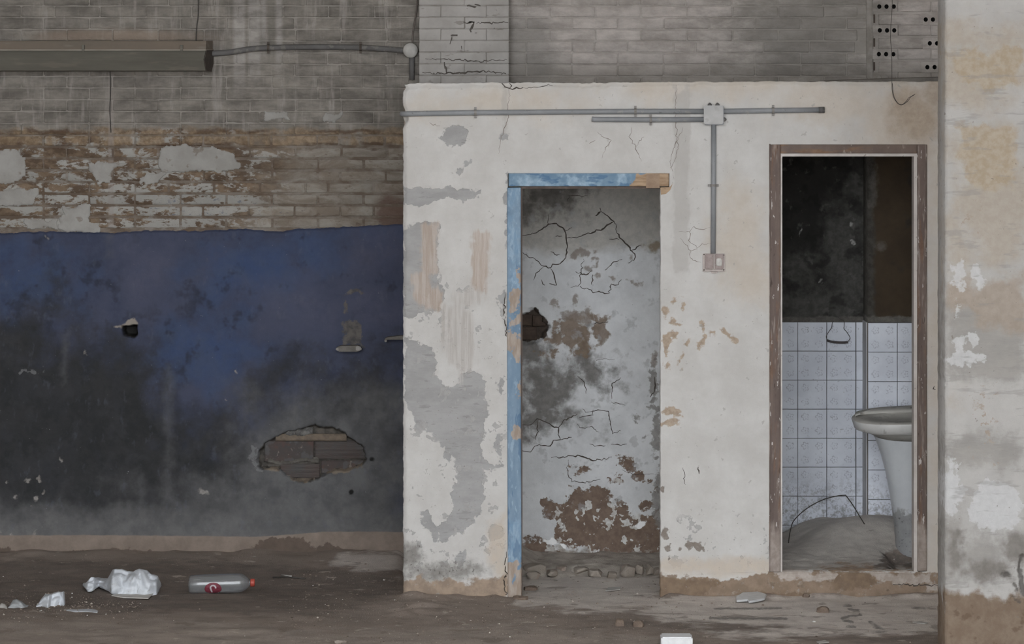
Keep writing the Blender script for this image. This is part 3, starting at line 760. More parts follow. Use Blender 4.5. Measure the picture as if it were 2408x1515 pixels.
BRUSH2 = [('p', [(1042, 716), (1075, 720), (1112, 735), (1112, 860), (1085, 900), (1075, 870), (1046, 850)]), ('e', 1100, 700, 40, 22)]
SMEAR = [('e', 1584, 706, 5, 7), ('e', 1606, 716, 4, 8), ('e', 1565, 735, 8, 12), ('e', 1585, 755, 9, 7), ('e', 1595, 762, 8, 5), ('p', [(1556, 830), (1560, 790), (1575, 782), (1598, 786), (1596, 800), (1580, 800), (1572, 818), (1560, 835)]), ('e', 1568, 858, 5, 8), ('e', 1594, 850, 6, 8), ('e', 1608, 838, 5, 5), ('e', 1602, 870, 4, 4),
         ('p', [(1634, 822), (1642, 802), (1652, 785), (1660, 787), (1654, 806), (1644, 820)]), ('e', 1616, 806, 7, 6), ('e', 1652, 768, 6, 10), ('l', [(1700, 778), (1715, 790), (1728, 805)], 5), ('e', 1676, 788, 8, 5),
         ('p', [(1554, 962), (1572, 955), (1594, 962), (1598, 980), (1580, 975), (1562, 978)]), ('l', [(1556, 1002), (1575, 992), (1590, 990)], 6), ('e', 1575, 1000, 12, 4)]
TOPY = lambda px: 196 - 4 * sst(1200, 2000, px) + 3.5 * fbm(px / 40, px * 0, 3, 2) + 2 * fbm(px / 9, px * 0, 3, 6) + 7 * np.exp(-((px - 946) / 14) ** 2)
def fw_disp(PX, PY):
    d = 0.0022 * fbm(PX / 90, PY / 90, 4, 5)
    g = sd(PX, PY, GREY) + 7 * fbm(PX / 16, PY / 16, 4, 8)
    d = d - 0.0025 * sst(-1.5, 1.5, g)
    d = d - 0.012 * sst(9, 0, PX - 948 + 3 * fbm(PX / 12, PY / 18, 3, 1))          # rounded left arris
    d = d - 0.010 * sst(8, -2, PY - TOPY(PX))                                      # crumbly top edge
    lowl = sst(-4, 6, PY - 1352 + 9 * fbm(PX / 30, PY / 30, 4, 2))
    d = d + np.where(PX > 1500, 0.008 * lowl + 0.006 * lowl * fbm(PX / 25, PY / 14, 4, 3), 0.004 * lowl * fbm(PX / 20, PY / 20, 4, 3))
    d = d - 0.03 * sst(3, -3, np.hypot((PX - 948) / 1.2, (PY - 278)) - 9)           # notch for the conduit
    d = d - 0.012 * sst(4, -3, sd_line(PX, PY, [(1190, 690), (1186, 740), (1192, 790)], 0) * -1 - 2)
    d = d - 0.010 * sst(3, -2, sd_line(PX, PY, [(1193, 1295), (1187, 1330), (1190, 1400)], 0) * -1 - 1.5)
    return d
def fw_warp(PX, PY):
    t = np.clip((240 - PY) / 60, 0, 1)
    qy = PY + t * (TOPY(PX) - 190)
    e = np.clip((985 - PX) / 40, 0, 1)
    qx = PX + e * (2.2 * fbm(PX * 0, PY / 14, 4, 4) + 7 * np.exp(-((PY - 198) / 9) ** 2) + 6 * np.exp(-((PY - 262) / 7) ** 2) + 6 * np.exp(-((PY - 290) / 8) ** 2))
    qx = qx + np.clip(1 - np.abs(PX - 1553) / 20, 0, 1) * (PY > 450) * 1.8 * fbm(PX * 0, PY / 12, 3, 9)
    return qx, qy
fattr = {
    'm_grey': GREY, 'm_brush': BRUSH, 'm_brush2': BRUSH2, 'm_smear': SMEAR,
    'm_warm': [('e', 1735, 560, 60, 110), ('e', 1770, 650, 50, 60), ('e', 2120, 290, 110, 90), ('r', 2182, 2500, 330, 1400), ('e', 1980, 250, 160, 60), ('e', 1700, 190, 300, 40), ('e', 1150, 240, 200, 30)],
    'm_tanc': [('e', 2150, 270, 60, 75), ('e', 2195, 215, 40, 60)],
    'm_foot': [('p', [(940, 1368), (1000, 1362), (1100, 1368), (1192, 1352), (1192, 1430), (940, 1430)])],
    'm_mold': [('e', 965, 1310, 30, 30), ('e', 1030, 1348, 70, 18), ('e', 1090, 1340, 40, 14)],
    'm_peach': [('p', [(1150, 1230), (1192, 1200), (1192, 1360), (1160, 1350), (1140, 1290)]), ('e', 1600, 1335, 60, 18), ('e', 1720, 1335, 130, 22)],
    'm_base': [('p', [(1545, 1352), (1600, 1362), (1650, 1358), (1700, 1366), (1775, 1352), (1812, 1345), (1812, 1345), (2260, 1345), (2260, 1430), (1545, 1430)])],
    'm_sill': [('p', [(1812, 1342), (1975, 1348), (1960, 1366), (1900, 1364), (1830, 1366)]), ('p', [(2040, 1345), (2190, 1350), (2188, 1372), (2120, 1374), (2060, 1362)]), ('p', [(2176, 1374), (2250, 1374), (2250, 1392), (2180, 1392)])],
    'm_stain': [('p', [(1546, 1355), (1690, 1362), (1690, 1378), (1672, 1390), (1640, 1404), (1546, 1404)]), ('e', 1830, 1405, 70, 14), ('e', 2000, 1365, 60, 22)],
    'm_drip': [('r', 1184, 1194, 195, 330), ('r', 1618, 1626, 198, 300), ('r', 1586, 1592, 198, 380), ('r', 1584, 1620, 215, 640)],
    'm_spk': [('r', 946, 1192, 640, 1345), ('r', 1553, 1812, 1210, 1348)],
    'm_spots': [('e', 1563, 1253, 10, 14), ('p', [(1607, 1284), (1612, 1275), (1650, 1274), (1655, 1290), (1640, 1294), (1630, 1284), (1618, 1297)]), ('e', 1572, 1288, 7, 6), ('e', 1597, 1293, 6, 5), ('e', 1560, 1150, 5, 7), ('e', 1574, 1318, 4, 3)],
}
M_FRONT = layered('peeling_white_plaster', (c(191, 189, 186), c(179, 176, 172)), [
    dict(a='m_warm', c=(c(180, 168, 153), c(188, 178, 166)), amp=50, soft=45, ns=5, cs=9, op=0.75),
    dict(a='m_drip', c=c(160, 156, 151), amp=6, soft=5, ns=14, op=0.5, st=(1.5, 1, .4)),
    dict(a='m_tanc', c=(c(150, 130, 108), c(166, 148, 128)), amp=40, soft=35, ns=7, op=0.7),
    dict(a='m_grey', c=(c(157, 156, 155), c(145, 144, 143)), amp=8, soft=1.2, ns=26, cs=7, cst=(.6, 1, 1.6), h=-0.0012),
    dict(a='m_grey', c=(c(136, 135, 133), c(128, 126, 124)), amp=8, soft=3, speck=(0.62, 0.06), ss=24, sst=(0.4, 1, 2), op=0.6),
    dict(a='m_spk', c=(c(160, 158, 156), c(148, 146, 144)), amp=10, soft=20, speck=(0.605, 0.015), ss=17, op=0.85, h=-0.001),
    dict(a='m_spk', c=c(122, 116, 110), amp=10, soft=20, speck=(0.68, 0.025), ss=80, op=0.8),
    dict(a='m_brush', c=(c(164, 147, 133), c(180, 169, 160)), amp=9, soft=6, ns=12, st=(3, 1, .5), cs=14, cst=(4, 1, .35), op=0.85),
    dict(a='m_brush2', c=(c(166, 160, 154), c(184, 180, 176)), amp=14, soft=8, ns=12, st=(3, 1, .4), cs=14, cst=(4.5, 1, .3), op=0.85),
    dict(a='m_peach', c=(c(184, 168, 149), c(178, 165, 150)), amp=10, soft=14, ns=10, op=0.7),
    dict(a='m_mold', c=(c(116, 112, 106), c(96, 92, 87)), amp=13, soft=16, ns=22, op=0.75),
    dict(a='m_mold', c=c(88, 84, 80), amp=20, soft=14, speck=(0.58, 0.05), ss=50, op=0.7),
    dict(a='m_foot', c=(c(158, 138, 119), c(136, 119, 104)), amp=12, soft=5, ns=18, cs=16),
    dict(a='m_smear', c=(c(140, 117, 94), c(164, 143, 120)), amp=6, soft=2.2, ns=40, cs=40, op=0.85),
    dict(a='m_base', c=(c(126, 108, 91), c(142, 122, 104)), amp=7, soft=2, ns=26, cs=14),
    dict(a='m_base', c=(c(156, 143, 130), c(104, 88, 74)), amp=5, soft=3, speck=(0.56, 0.07), ss=26, op=0.7),
    dict(a='m_stain', c=(c(112, 93, 76), c(126, 106, 86)), amp=9, soft=3, ns=26, op=0.85),
    dict(a='m_sill', c=(c(172, 162, 154), c(156, 144, 134)), amp=6, soft=2.5, ns=26),
    dict(a='m_spots', c=(c(136, 128, 121), c(122, 112, 103)), amp=3, soft=1.2, ns=40, h=-0.001),
    dict(c=c(150, 146, 141), speck=(0.68, 0.03), ss=32, op=0.55),
    dict(c=c(118, 110, 102), speck=(0.755, 0.02), ss=75, op=0.8)], fine=0.0012, mott=0.12, bs=5)
wall_front = relief('wall_front', axis(948, 2420, 3, [1194, 1553, 1574, 1812, 2178]), axis(190, 1415, 3, [341, 408, 446, 1345]), 0.0, M_FRONT,
                    holes=[D1, D1H, D2], disp=fw_disp, attrs=fattr, warp=fw_warp, thick=0.09)
tag(wall_front, 'peeling white plaster front of the cubicle with two doorways', 'wall', kind='structure')
M_CRACK = plain('hairline_crack', c(128, 118, 108), c(108, 98, 90))
M_CRACKD = plain('open_crack', c(62, 56, 50), c(78, 70, 64))
ribbons('cracks', [[(1197, 208), (1198, 225), (1194, 250), (1196, 280), (1184, 310), (1175, 340), (1172, 362)],
                   [(1405, 310), (1415, 322), (1438, 330), (1425, 345), (1416, 372)], [(1485, 300), (1480, 322), (1494, 345), (1503, 365), (1508, 380)],
                   [(1590, 200), (1588, 290), (1592, 330), (1580, 360), (1577, 385), (1585, 420)], [(1605, 300), (1595, 330), (1590, 370), (1576, 395)], [(1010, 288), (1018, 295), (1035, 296)],
                   [(1596, 545), (1622, 545), (1620, 570), (1640, 582), (1650, 574), (1672, 572)], [(1622, 545), (1630, 532), (1648, 540), (1670, 535)], [(1600, 560), (1612, 575), (1625, 590), (1640, 586)], [(1625, 590), (1622, 604), (1635, 615), (1648, 617)],
                   [(1400, 330), (1385, 338)], [(1494, 345), (1515, 322)]], 0, 1.4, M_CRACK, wall_front, fw_disp, seed=5, jit=1.3)
ribbons('open_cracks', [([(1180, 196), (1190, 204), (1204, 208), (1230, 206)], 3.5), ([(1198, 196), (1203, 203), (1197, 209)], 3), ([(1230, 206), (1260, 206), (1290, 200), (1300, 202)], 1.4), ([(1190, 690), (1187, 712), (1186, 740), (1191, 775), (1193, 800)], 3),
                        ([(1191, 1298), (1186, 1320), (1190, 1345), (1185, 1370), (1189, 1400)], 3.4), ([(2197, 908), (2192, 914), (2200, 916)], 3), ([(1642, 1098), (1644, 1115)], 3), ([(1606, 1100), (1612, 1140)], 1.5), ([(2100, 1374), (2180, 1376), (2205, 1377)], 3)], 0, 3, M_CRACKD, wall_front, fw_disp, seed=6, lift=0.001)

# cubicle shell: side, partition, roof, inner walls
M_INNER = plain('whitened_inner_plaster', c(214, 212, 209), c(202, 200, 196), 0.95, 6)  # unseen inner faces whitened to bounce light into both rooms
wl = box('wall_side', X(949.5, 0), X(949.5, 0) + 0.09, 0.05, YB + 0.02, -0.05, 2.47, M_FRONT); tag(wl, 'plastered side wall of the cubicle beside the blue wall', 'wall', kind='structure')
wp = box('wall_partition', 0.785, 0.86, 0.085, YB, -0.05, 2.42, M_INNER); tag(wp, 'plastered partition between the two cubicle rooms', 'wall', kind='structure')
wr = box('wall_end', 2.42, 2.5, 0.085, YB, -0.05, 2.42, M_INNER); tag(wr, 'plastered end wall of the washroom', 'wall', kind='structure')
M_SLAB = layered('roof_slab_mortar', (c(128, 122, 115), c(106, 101, 95)), bs=10, fine=0.003)
rf = box('roof_slab', X(953, 0), 2.52, 0.03, YB, 2.40, 2.484, M_SLAB); tag(rf, 'flat mortar slab roofing the cubicle', 'roof', kind='structure')
box('bounce_panel', X(960, 0), 2.5, 0.10, YB - 0.02, 2.38, 2.399, M_INNER, rf)  # white panel added below the slab to brighten the rooms
rid = prism('mortar_ridge', [(1790, 0.0), (1900, 0.010), (2000, 0.020), (2100, 0.028), (2230, 0.036), (2300, 0.036), (2300, -0.03), (1790, -0.03)], lambda u, v, w: (X(u, 0.9), 0.75 + 0.45 * w, 2.484 + v), M_SLAB, rf)
rid2 = prism('mortar_ridge', [(1580, 0.0), (1700, 0.006), (1800, 0.012), (1900, 0.012), (2010, 0.006), (2030, -0.02), (1580, -0.02)], lambda u, v, w: (X(u, 0.5), 0.30 + 0.35 * w, 2.484 + v), M_SLAB, rf)

# ------------------------------------------------------------------ first room: back wall
YC = 1.24
CH = [(1215, 738), (1240, 734), (1254, 726), (1268, 738), (1282, 752), (1288, 768), (1282, 788), (1268, 802), (1240, 806), (1215, 806)]
BROWN = [('p', [(1281, 1190), (1302, 1182), (1320, 1186), (1336, 1157), (1370, 1148), (1420, 1140), (1437, 1157), (1428, 1182), (1470, 1190), (1491, 1211), (1560, 1210), (1560, 1300), (1428, 1312), (1360, 1296), (1319, 1283), (1311, 1257), (1300, 1228), (1284, 1212)]),
         ('e', 1358, 1110, 16, 9), ('e', 1475, 1088, 13, 14), ('e', 1448, 1126, 14, 9), ('e', 1500, 1121, 9, 6), ('e', 1542, 1138, 16, 12), ('e', 1516, 1192, 9, 8), ('p', [(1225, 1262), (1260, 1268), (1300, 1290), (1320, 1310), (1225, 1320)])]
def cb_disp(PX, PY):
    d = 0.003 * fbm(PX / 70, PY / 70, 5, 2)
    d = d - 0.0045 * sst(-2, 2, sd(PX, PY, BROWN) + 14 * fbm(PX / 22, PY / 18, 5, 6))
    d = d - 0.027 * sst(-3, 4, sd(PX, PY, [('p', CH)]) + 14 * fbm(PX / 14, PY / 14, 4, 3))
    d = d + 0.04 * sst(1300, 1335, PY + 8 * fbm(PX / 30, PY / 30, 4, 4)) * (0.8 + fbm(PX / 18, PY / 14, 4, 6))
    return d
cattr = {
    'm_brown': BROWN, 'm_chole': [('p', CH)],
    'm_dark': [('e', 1285, 910, 85, 75), ('e', 1250, 820, 60, 60), ('e', 1260, 470, 70, 40), ('e', 1390, 870, 40, 45), ('e', 1320, 960, 60, 30), ('e', 1240, 980, 70, 40)],
    'm_mid': [('e', 1350, 780, 42, 34), ('e', 1405, 770, 25, 30), ('e', 1330, 800, 40, 22), ('e', 1305, 830, 20, 8), ('e', 1365, 815, 20, 12)],
    'm_prints': [('e', 1362, 592, 8, 9), ('e', 1376, 590, 8, 9), ('e', 1396, 592, 6, 8), ('e', 1354, 601, 6, 5), ('e', 1386, 627, 9, 7), ('e', 1393, 610, 6, 5), ('e', 1402, 620, 5, 6), ('e', 1482, 607, 5, 6), ('e', 1440, 658, 6, 5), ('e', 1486, 659, 8, 4), ('e', 1498, 666, 5, 4), ('e', 1385, 735, 6, 14), ('e', 1352, 712, 5, 11), ('e', 1305, 714, 9, 12), ('e', 1408, 650, 8, 6), ('e', 1537, 850, 9, 16), ('e', 1418, 790, 10, 22), ('e', 1345, 745, 24, 10), ('e', 1375, 750, 16, 14)],
    'm_olive': [('e', 1540, 578, 26, 12)],
    'm_lintel_shade': [('p', [(1100, 300), (1700, 300), (1700, 560), (1540, 575), (1450, 590), (1340, 600), (1100, 590)])],
    'm_low': [('p', [(1100, 1270), (1220, 1275), (1300, 1296), (1400, 1288), (1480, 1292), (1700, 1280), (1700, 1400), (1100, 1400)])],
    'm_edge': [('e', 1538, 900, 9, 40), ('e', 1542, 1010, 9, 50), ('e', 1540, 960, 14, 6), ('e', 1520, 1028, 9, 4), ('e', 1548, 1180, 14, 60), ('e', 1536, 1045, 8, 8), ('e', 1496, 985, 6, 5)],
    'm_chip': [('p', [(1265, 1272), (1300, 1262), (1312, 1268), (1312, 1280), (1288, 1280)]), ('e', 1325, 1284, 6, 6), ('e', 1508, 1232, 9, 8)],
}
M_CUB = layered('grimy_cracked_plaster', (c(168, 169, 170), c(154, 155, 156)), [
    dict(a='m_lintel_shade', c=(c(142, 138, 130), c(128, 124, 117)), amp=26, soft=22, ns=5, op=0.8),  # shade below the lintel painted across the top of the wall
    dict(a='m_dark', c=(c(92, 89, 85), c(76, 73, 69)), amp=70, soft=32, ns=7, nd=8, op=0.9),
    dict(a='m_mid', c=(c(104, 89, 74), c(92, 76, 62)), amp=26, soft=7, ns=16, op=0.9),
    dict(a='m_prints', c=(c(116, 106, 98), c(104, 94, 86)), amp=7, soft=3, ns=30, op=0.8),
    dict(a='m_olive', c=c(112, 102, 88), amp=10, soft=6, ns=16),
    dict(a='m_low', c=(c(124, 116, 107), c(108, 100, 92)), amp=18, soft=10, ns=14),
    dict(a='m_brown', c=(c(102, 86, 75), c(90, 75, 65)), amp=26, soft=2.5, ns=13, nd=8, nr=0.66, h=-0.001),
    dict(a='m_brown', c=(c(170, 170, 168), c(146, 142, 137)), amp=6, soft=5, speck=(0.575, 0.03), ss=17),
    dict(a='m_edge', c=(c(108, 104, 100), c(90, 86, 82)), amp=12, soft=3, ns=26, op=0.8),
    dict(a='m_chip', c=c(190, 190, 190), amp=5, soft=1.5, ns=30),
    dict(a='m_chole', c=(c(58, 50, 44), c(44, 38, 34)), amp=3, soft=2, ns=30),
    dict(c=(c(132, 133, 134), c(120, 120, 120)), speck=(0.60, 0.08), ss=13, op=0.5),
    dict(c=c(88, 84, 80), speck=(0.725, 0.02), ss=42, op=0.8)], fine=0.0015, mott=0.2, bs=6, gain=1.5)
wc = relief('wall_cubicle_back', axis(950, 1600, 2.6), axis(300, 1350, 2.6), YC, M_CUB, disp=cb_disp, attrs=cattr, thick=0.03)
tag(wc, 'cracked grimy plaster wall seen through the blue-framed doorway', 'wall', kind='structure')
def q3(pts): return [(1160 + x / 2.97, 390 + y / 2.97) for x, y in pts]
def q4(pts): return [(1160 + x / 2.385, 880 + y / 2.385) for x, y in pts]
ribbons('cracks', [(q3([(200, 487), (260, 480), (330, 445), (385, 410), (440, 407), (485, 430), (505, 465), (512, 505), (520, 560), (505, 640), (470, 685), (420, 690), (400, 718), (350, 700), (300, 655), (205, 607)]), 3.0),
                   (q3([(512, 505), (580, 500), (660, 475), (745, 455), (790, 420), (840, 385), (800, 348), (750, 320), (745, 295)]), 3.2), (q3([(750, 320), (715, 350)]), 4),
                   (q3([(840, 385), (862, 430), (880, 500), (930, 550), (990, 620), (985, 660), (940, 680)]), 3.0), (q3([(880, 515), (810, 512)]), 2.4), (q3([(960, 590), (1035, 555)]), 2.2),
                   (q3([(385, 410), (388, 340)]), 1.8), (q3([(500, 455), (550, 432)]), 1.8), (q3([(435, 495), (480, 492)]), 1.8), (q3([(400, 600), (430, 620), (465, 618)]), 2.4),
                   (q3([(400, 718), (425, 760), (430, 800), (440, 830), (390, 822)]), 2.6), (q3([(350, 708), (290, 760), (282, 800)]), 2.0), (q3([(335, 795), (360, 835)]), 2), (q3([(575, 740), (620, 760), (665, 760), (690, 730)]), 2.6),
                   (q3([(630, 650), (610, 740), (605, 830), (540, 850)]), 2.0), (q3([(605, 840), (700, 880), (810, 892), (820, 830), (870, 825), (895, 795)]), 2.4), (q3([(695, 760), (685, 830)]), 2.0), (q3([(780, 730), (830, 680), (900, 655)]), 2.0),
                   (q3([(525, 210), (660, 208)]), 1.6), (q3([(515, 250), (535, 210)]), 1.5), (q3([(680, 1105), (740, 1098), (800, 1095)]), 1.8), (q3([(700, 1362), (760, 1352), (850, 1350)]), 1.2),
                   (q4([(160, 285), (200, 290), (245, 255), (290, 260), (330, 290), (365, 300), (375, 370), (340, 372), (320, 405), (245, 398), (205, 435), (160, 430)]), 2.6), (q4([(245, 255), (250, 320), (235, 368)]), 2.2), (q4([(375, 370), (440, 355)]), 2.2),
                   (q4([(365, 300), (400, 255), (470, 225)]), 2.4), (q4([(500, 195), (515, 215), (600, 200), (645, 205), (655, 270), (665, 330), (715, 320)]), 2.2), (q4([(560, 200), (558, 230), (480, 245)]), 2.0), (q4([(470, 280), (485, 305), (555, 295), (595, 325)]), 1.6),
                   (q4([(325, 468), (400, 466), (480, 455), (550, 482), (610, 480), (665, 465)]), 3.0), (q4([(540, 392), (570, 405), (630, 402)]), 2.2), (q4([(660, 395), (710, 398), (750, 392)]), 2.0), (q4([(420, 480), (415, 550), (440, 600), (500, 610), (600, 590)]), 1.8),
                   (q4([(470, 10), (515, 50), (520, 110)]), 1.8), (q4([(665, 140), (668, 50), (680, 50), (715, 20)]), 2.0), (q4([(660, 155), (740, 176)]), 1.6), (q4([(720, 535), (770, 560), (900, 560)]), 1.4), (q4([(905, 15), (905, 90), (880, 130)]), 3.0)],
        YC, 2.5, M_CRACKD, wc, cb_disp, seed=9, jit=1.3)
M_INB = layered('dark_brown_brick', (c(80, 67, 58), c(62, 52, 46)), bs=20)  # dark brown bricks inside the wall hole
for (a, b, d, e, s_) in ((1216, 1250, 740, 766, 1), (1252, 1284, 742, 768, 2), (1222, 1262, 770, 800, 3)):
    me = brick_mesh('brick', (b - a) / SB, (e - d) / SB, 0.03, seed=50 + s_); me.materials.append(M_INB)
    o = obj('brick', me, None, wc); o.location = W((a + b) / 2, (d + e) / 2, YC + 0.017 - 0.004 * s_)
# inner left wall (the room runs on behind the jamb)
# crumbling footing: rubble stones and dust along the wall's foot
M_STONE = layered('dusty_rubble_stone', (c(132, 122, 112), c(116, 108, 100)), [dict(c=c(124, 104, 94), speck=(0.55, 0.1), ss=12, op=0.5)], bs=12, fine=0.003, gain=1.3)
def stone_mesh(name, sx, sy, sz, seed, n=22, flat=False):
    r = np.random.default_rng(seed)
    p = r.normal(0, 1, (n, 3)); p /= np.linalg.norm(p, axis=1)[:, None]
    p = np.sign(p) * np.abs(p) ** 0.7
    bm = bmesh.new()
    for q in p: bm.verts.new((q[0] * sx / 2 * 1.15, q[1] * sy / 2 * 1.15, q[2] * sz / 2 * 1.15))
    res = bmesh.ops.convex_hull(bm, input=bm.verts[:])
    bmesh.ops.delete(bm, geom=[v for v in bm.verts if not v.link_faces], context='VERTS')
    bmesh.ops.bevel(bm, geom=bm.edges[:], offset=min(sx, sz) * 0.04, segments=1, affect='EDGES')
    bmesh.ops.recalc_face_normals(bm, faces=bm.faces)
    me = bpy.data.meshes.new(name); bm.to_mesh(me); bm.free(); return me
def ft_z(x, y):
    yy_ = y + 0.05 * fbm(x * 6, y * 6, 3, 4)
    return 0.042 * sst(0.70, 0.86, yy_) + 0.018 * sst(0.95, 1.22, yy_) + 0.05 * sst(0.16, 0.02, x) * sst(0.62, 0.9, yy_ + 0.1 * fbm(x * 4, y * 4, 3, 7)) + 0.014 * fbm(x * 16, y * 16, 4, 2) - 0.006
fxs = axis(-0.45, 0.78, 0.012); fys = axis(0.55, 1.26, 0.012)
A, B = np.meshgrid(fxs, fys)
Vt = np.stack([A, B, ft_z(A, B) + gh(A, B)], -1).reshape(-1, 3)
ii = np.arange(A.size).reshape(A.shape)
Qt = np.stack([ii[:-1, :-1], ii[:-1, 1:], ii[1:, 1:], ii[1:, :-1]], -1).reshape(-1, 4)
M_DUST = layered('rubble_dust', (c(128, 121, 113), c(108, 101, 94)), [dict(c=c(76, 70, 65), speck=(0.66, 0.05), ss=26, op=0.6)], bs=14, fine=0.004, mott=0.2, gain=1.9)
foot = obj('trim_1', np_mesh('trim_1', Vt, Qt), M_DUST)
tag(foot, 'crumbled plaster and rubble footing along the cracked wall', 'rubble', kind='structure')
SR = F / (DC + 0.8)
for i, (a, b, d, e) in enumerate([(1308, 1334, 1330, 1350), (1349, 1384, 1334, 1351), (1384, 1415, 1338, 1357), (1421, 1441, 1334, 1348), (1426, 1450, 1345, 1361), (1459, 1494, 1329, 1356), (1493, 1513, 1328, 1352), (1513, 1538, 1328, 1352), (1232, 1282, 1326, 1352), (1238, 1270, 1345, 1362), (1286, 1310, 1340, 1356), (1536, 1556, 1336, 1352)]):
    yy = H * F / (e + 3 - HZ) - DC + 0.03
    me = stone_mesh('stone', (b - a) / SR, 0.08, (e - d) / SR, 100 + i); me.materials.append(M_STONE)
    o = obj('stone', me, None, foot); o.location = W((a + b) / 2, (d + e) / 2, yy + 0.02)

# ------------------------------------------------------------------ door frames
def jamb_relief(name, px0, px1, py0, py1, y, mat, parent, attrs=None, thick=0.1, step=2.5, amp=0.0012, lean=None):
    return relief(name, axis(px0, px1, min(step, (px1 - px0) / 4)), axis(py0, py1, step), y, mat, parent, thick=thick, attrs=attrs,
                  disp=lambda a, b: amp * fbm(a / 7, b / 45, 4, 3) - 0.004 * sst(2.2, 0, np.minimum(np.minimum(a - px0, px1 - a), 9)),
                  warp=(lambda a, b: (a + lean(b), b)) if lean else None)
door1 = empty('door_1', (X(1390, 0), 0, 0)); tag(door1, 'empty doorway with a flaking blue wooden frame broken at one side', 'door frame', kind='structure')
bl_attr = {'m_bare': [('e', 1215, 690, 14, 14), ('e', 1208, 712, 10, 22), ('e', 1222, 745, 10, 24), ('e', 1204, 800, 14, 20), ('e', 1215, 815, 12, 26), ('e', 1222, 655, 6, 16), ('e', 1205, 760, 8, 14), ('e', 1222, 920, 6, 16), ('e', 1212, 1022, 12, 16), ('r', 1120, 1300, 1318, 1480), ('e', 1216, 850, 9, 8)],
           'm_lite': [('e', 1204, 560, 14, 60), ('e', 1200, 460, 12, 30), ('e', 1210, 650, 14, 24), ('r', 1190, 1230, 1230, 1330)],
           'm_blue2': [('l', [(1216, 1308), (1215, 1335)], 3), ('l', [(1208, 1352), (1206, 1375)], 2)]}
M_BLUE = layered('flaking_blue_paint', (c(98, 124, 148), c(122, 145, 166)), [
    dict(a='m_lite', c=(c(140, 164, 185), c(108, 140, 168)), amp=24, soft=12, ns=16, cs=30, cst=(2, 1, .5), op=0.8),
    dict(c=(c(152, 174, 192), c(140, 164, 186)), speck=(0.57, 0.05), ss=26, sst=(1.6, 1, 0.5), op=0.5),
    dict(c=(c(76, 108, 140), c(66, 98, 132)), speck=(0.58, 0.06), ss=14, sst=(1.6, 1, 0.4), op=0.6),
    dict(a='m_bare', c=(c(164, 152, 142), c(146, 130, 116)), amp=9, soft=1.5, ns=30, cst=(2, 1, .4)),
    dict(a='m_blue2', c=c(104, 130, 154), amp=1.5, soft=2, ns=30)], rough=0.7, fine=0.001, bs=10, bst=(1.5, 1, .5))
put(jamb_relief('jamb', 1192.5, 1225, 442, 1412, -0.006, M_BLUE, None, bl_attr, thick=0.1, lean=lambda b: 1.5 * sst(800, 1400, b)), door1)
hd_attr = {'m_bare': [('p', [(1478, 450), (1484, 436), (1492, 425), (1496, 414), (1500, 404), (1590, 404), (1590, 450)])],
           'm_lite': [('e', 1270, 428, 40, 12), ('e', 1370, 428, 36, 12), ('e', 1465, 426, 14, 14)], 'm_blue2': [('e', 0, 0, 1, 1)]}
M_BLUEH = layered('flaking_blue_paint_head', (c(94, 124, 150), c(116, 143, 165)), [
    dict(a='m_lite', c=(c(156, 178, 196), c(124, 154, 178)), amp=16, soft=9, ns=20, cs=30, op=0.85),
    dict(c=(c(72, 108, 142), c(64, 100, 136)), speck=(0.55, 0.06), ss=16, sst=(0.6, 1, 1.4), op=0.7),
    dict(a='m_bare', c=(c(170, 143, 115), c(146, 119, 92)), amp=5, soft=1.5, ns=30, cs=22, cst=(.5, 1, 3))], rough=0.7, fine=0.001, bs=10)
put(jamb_relief('head', 1196, 1573, 408, 438, -0.008, M_BLUEH, None, hd_attr, thick=0.1), door1)
M_RAW = layered('raw_wood', (c(176, 150, 122), c(150, 124, 98)), [dict(c=c(122, 96, 74), speck=(0.6, 0.06), ss=26, sst=(.5, 1, 3), op=0.7)], bs=14, bst=(.4, 1, 3))
blk = prism('splice_block', [(1520, 410), (1551, 409), (1551, 442), (1519, 442)], lambda u, v, w: tuple(W(u, v, 0) + Vector((0, -0.011 + w * 0.05, 0))), plain('splice_wood', c(158, 134, 112), c(140, 116, 96), .9, 20), None, 0.0008); put(blk, door1)
blk2 = prism('broken_end', [(1553, 441), (1575, 440), (1582, 432), (1576, 447), (1566, 456), (1554, 458)], lambda u, v, w: tuple(W(u, v, 0) + Vector((0, -0.002 + w * 0.05, 0))), M_RAW, None); put(blk2, door1)
M_STOP = plain('dark_brown_stop', c(104, 90, 82), c(84, 72, 66), .8, 20, st=(1, 1, .3))
put(box('stop', X(1223.5, 0), X(1228.5, 0), 0.02, 0.10, 0.0, Z(441, 0), M_STOP), door1)
put(box('head_stop', X(1226, 0), X(1553, 0), 0.015, 0.10, Z(444, 0), Z(437.5, 0), M_STOP), door1)

door2 = empty('door_2', (X(1995, 0), 0, 0)); tag(door2, 'tall doorway with a worn brown frame above a raised sill', 'door frame', kind='structure')
M_BROWN = layered('worn_brown_paint', (c(112, 97, 90), c(94, 81, 76)), [
    dict(c=(c(126, 98, 80), c(112, 84, 66)), speck=(0.52, 0.1), ss=7, sst=(3, 1, 0.35), op=0.7),
    dict(c=(c(150, 138, 130), c(134, 122, 115)), speck=(0.56, 0.08), ss=22, sst=(2.5, 1, 0.25), op=0.6),
    dict(c=c(196, 190, 186), speck=(0.645, 0.03), ss=34, sst=(2, 1, 0.5), op=0.85),
    dict(c=c(60, 50, 46), speck=(0.66, 0.04), ss=24, sst=(2.4, 1, 0.4), op=0.7),
    dict(a='m_bare', c=(c(156, 144, 136), c(138, 126, 118)), amp=50, soft=30, ns=14, st=(2, 1, .3), op=0.9)], rough=0.75, fine=0.0012, bs=6, bst=(3, 1, .3), mott=0.25)
ba = {'m_bare': [('r', 1700, 2300, 1240, 1380)]}
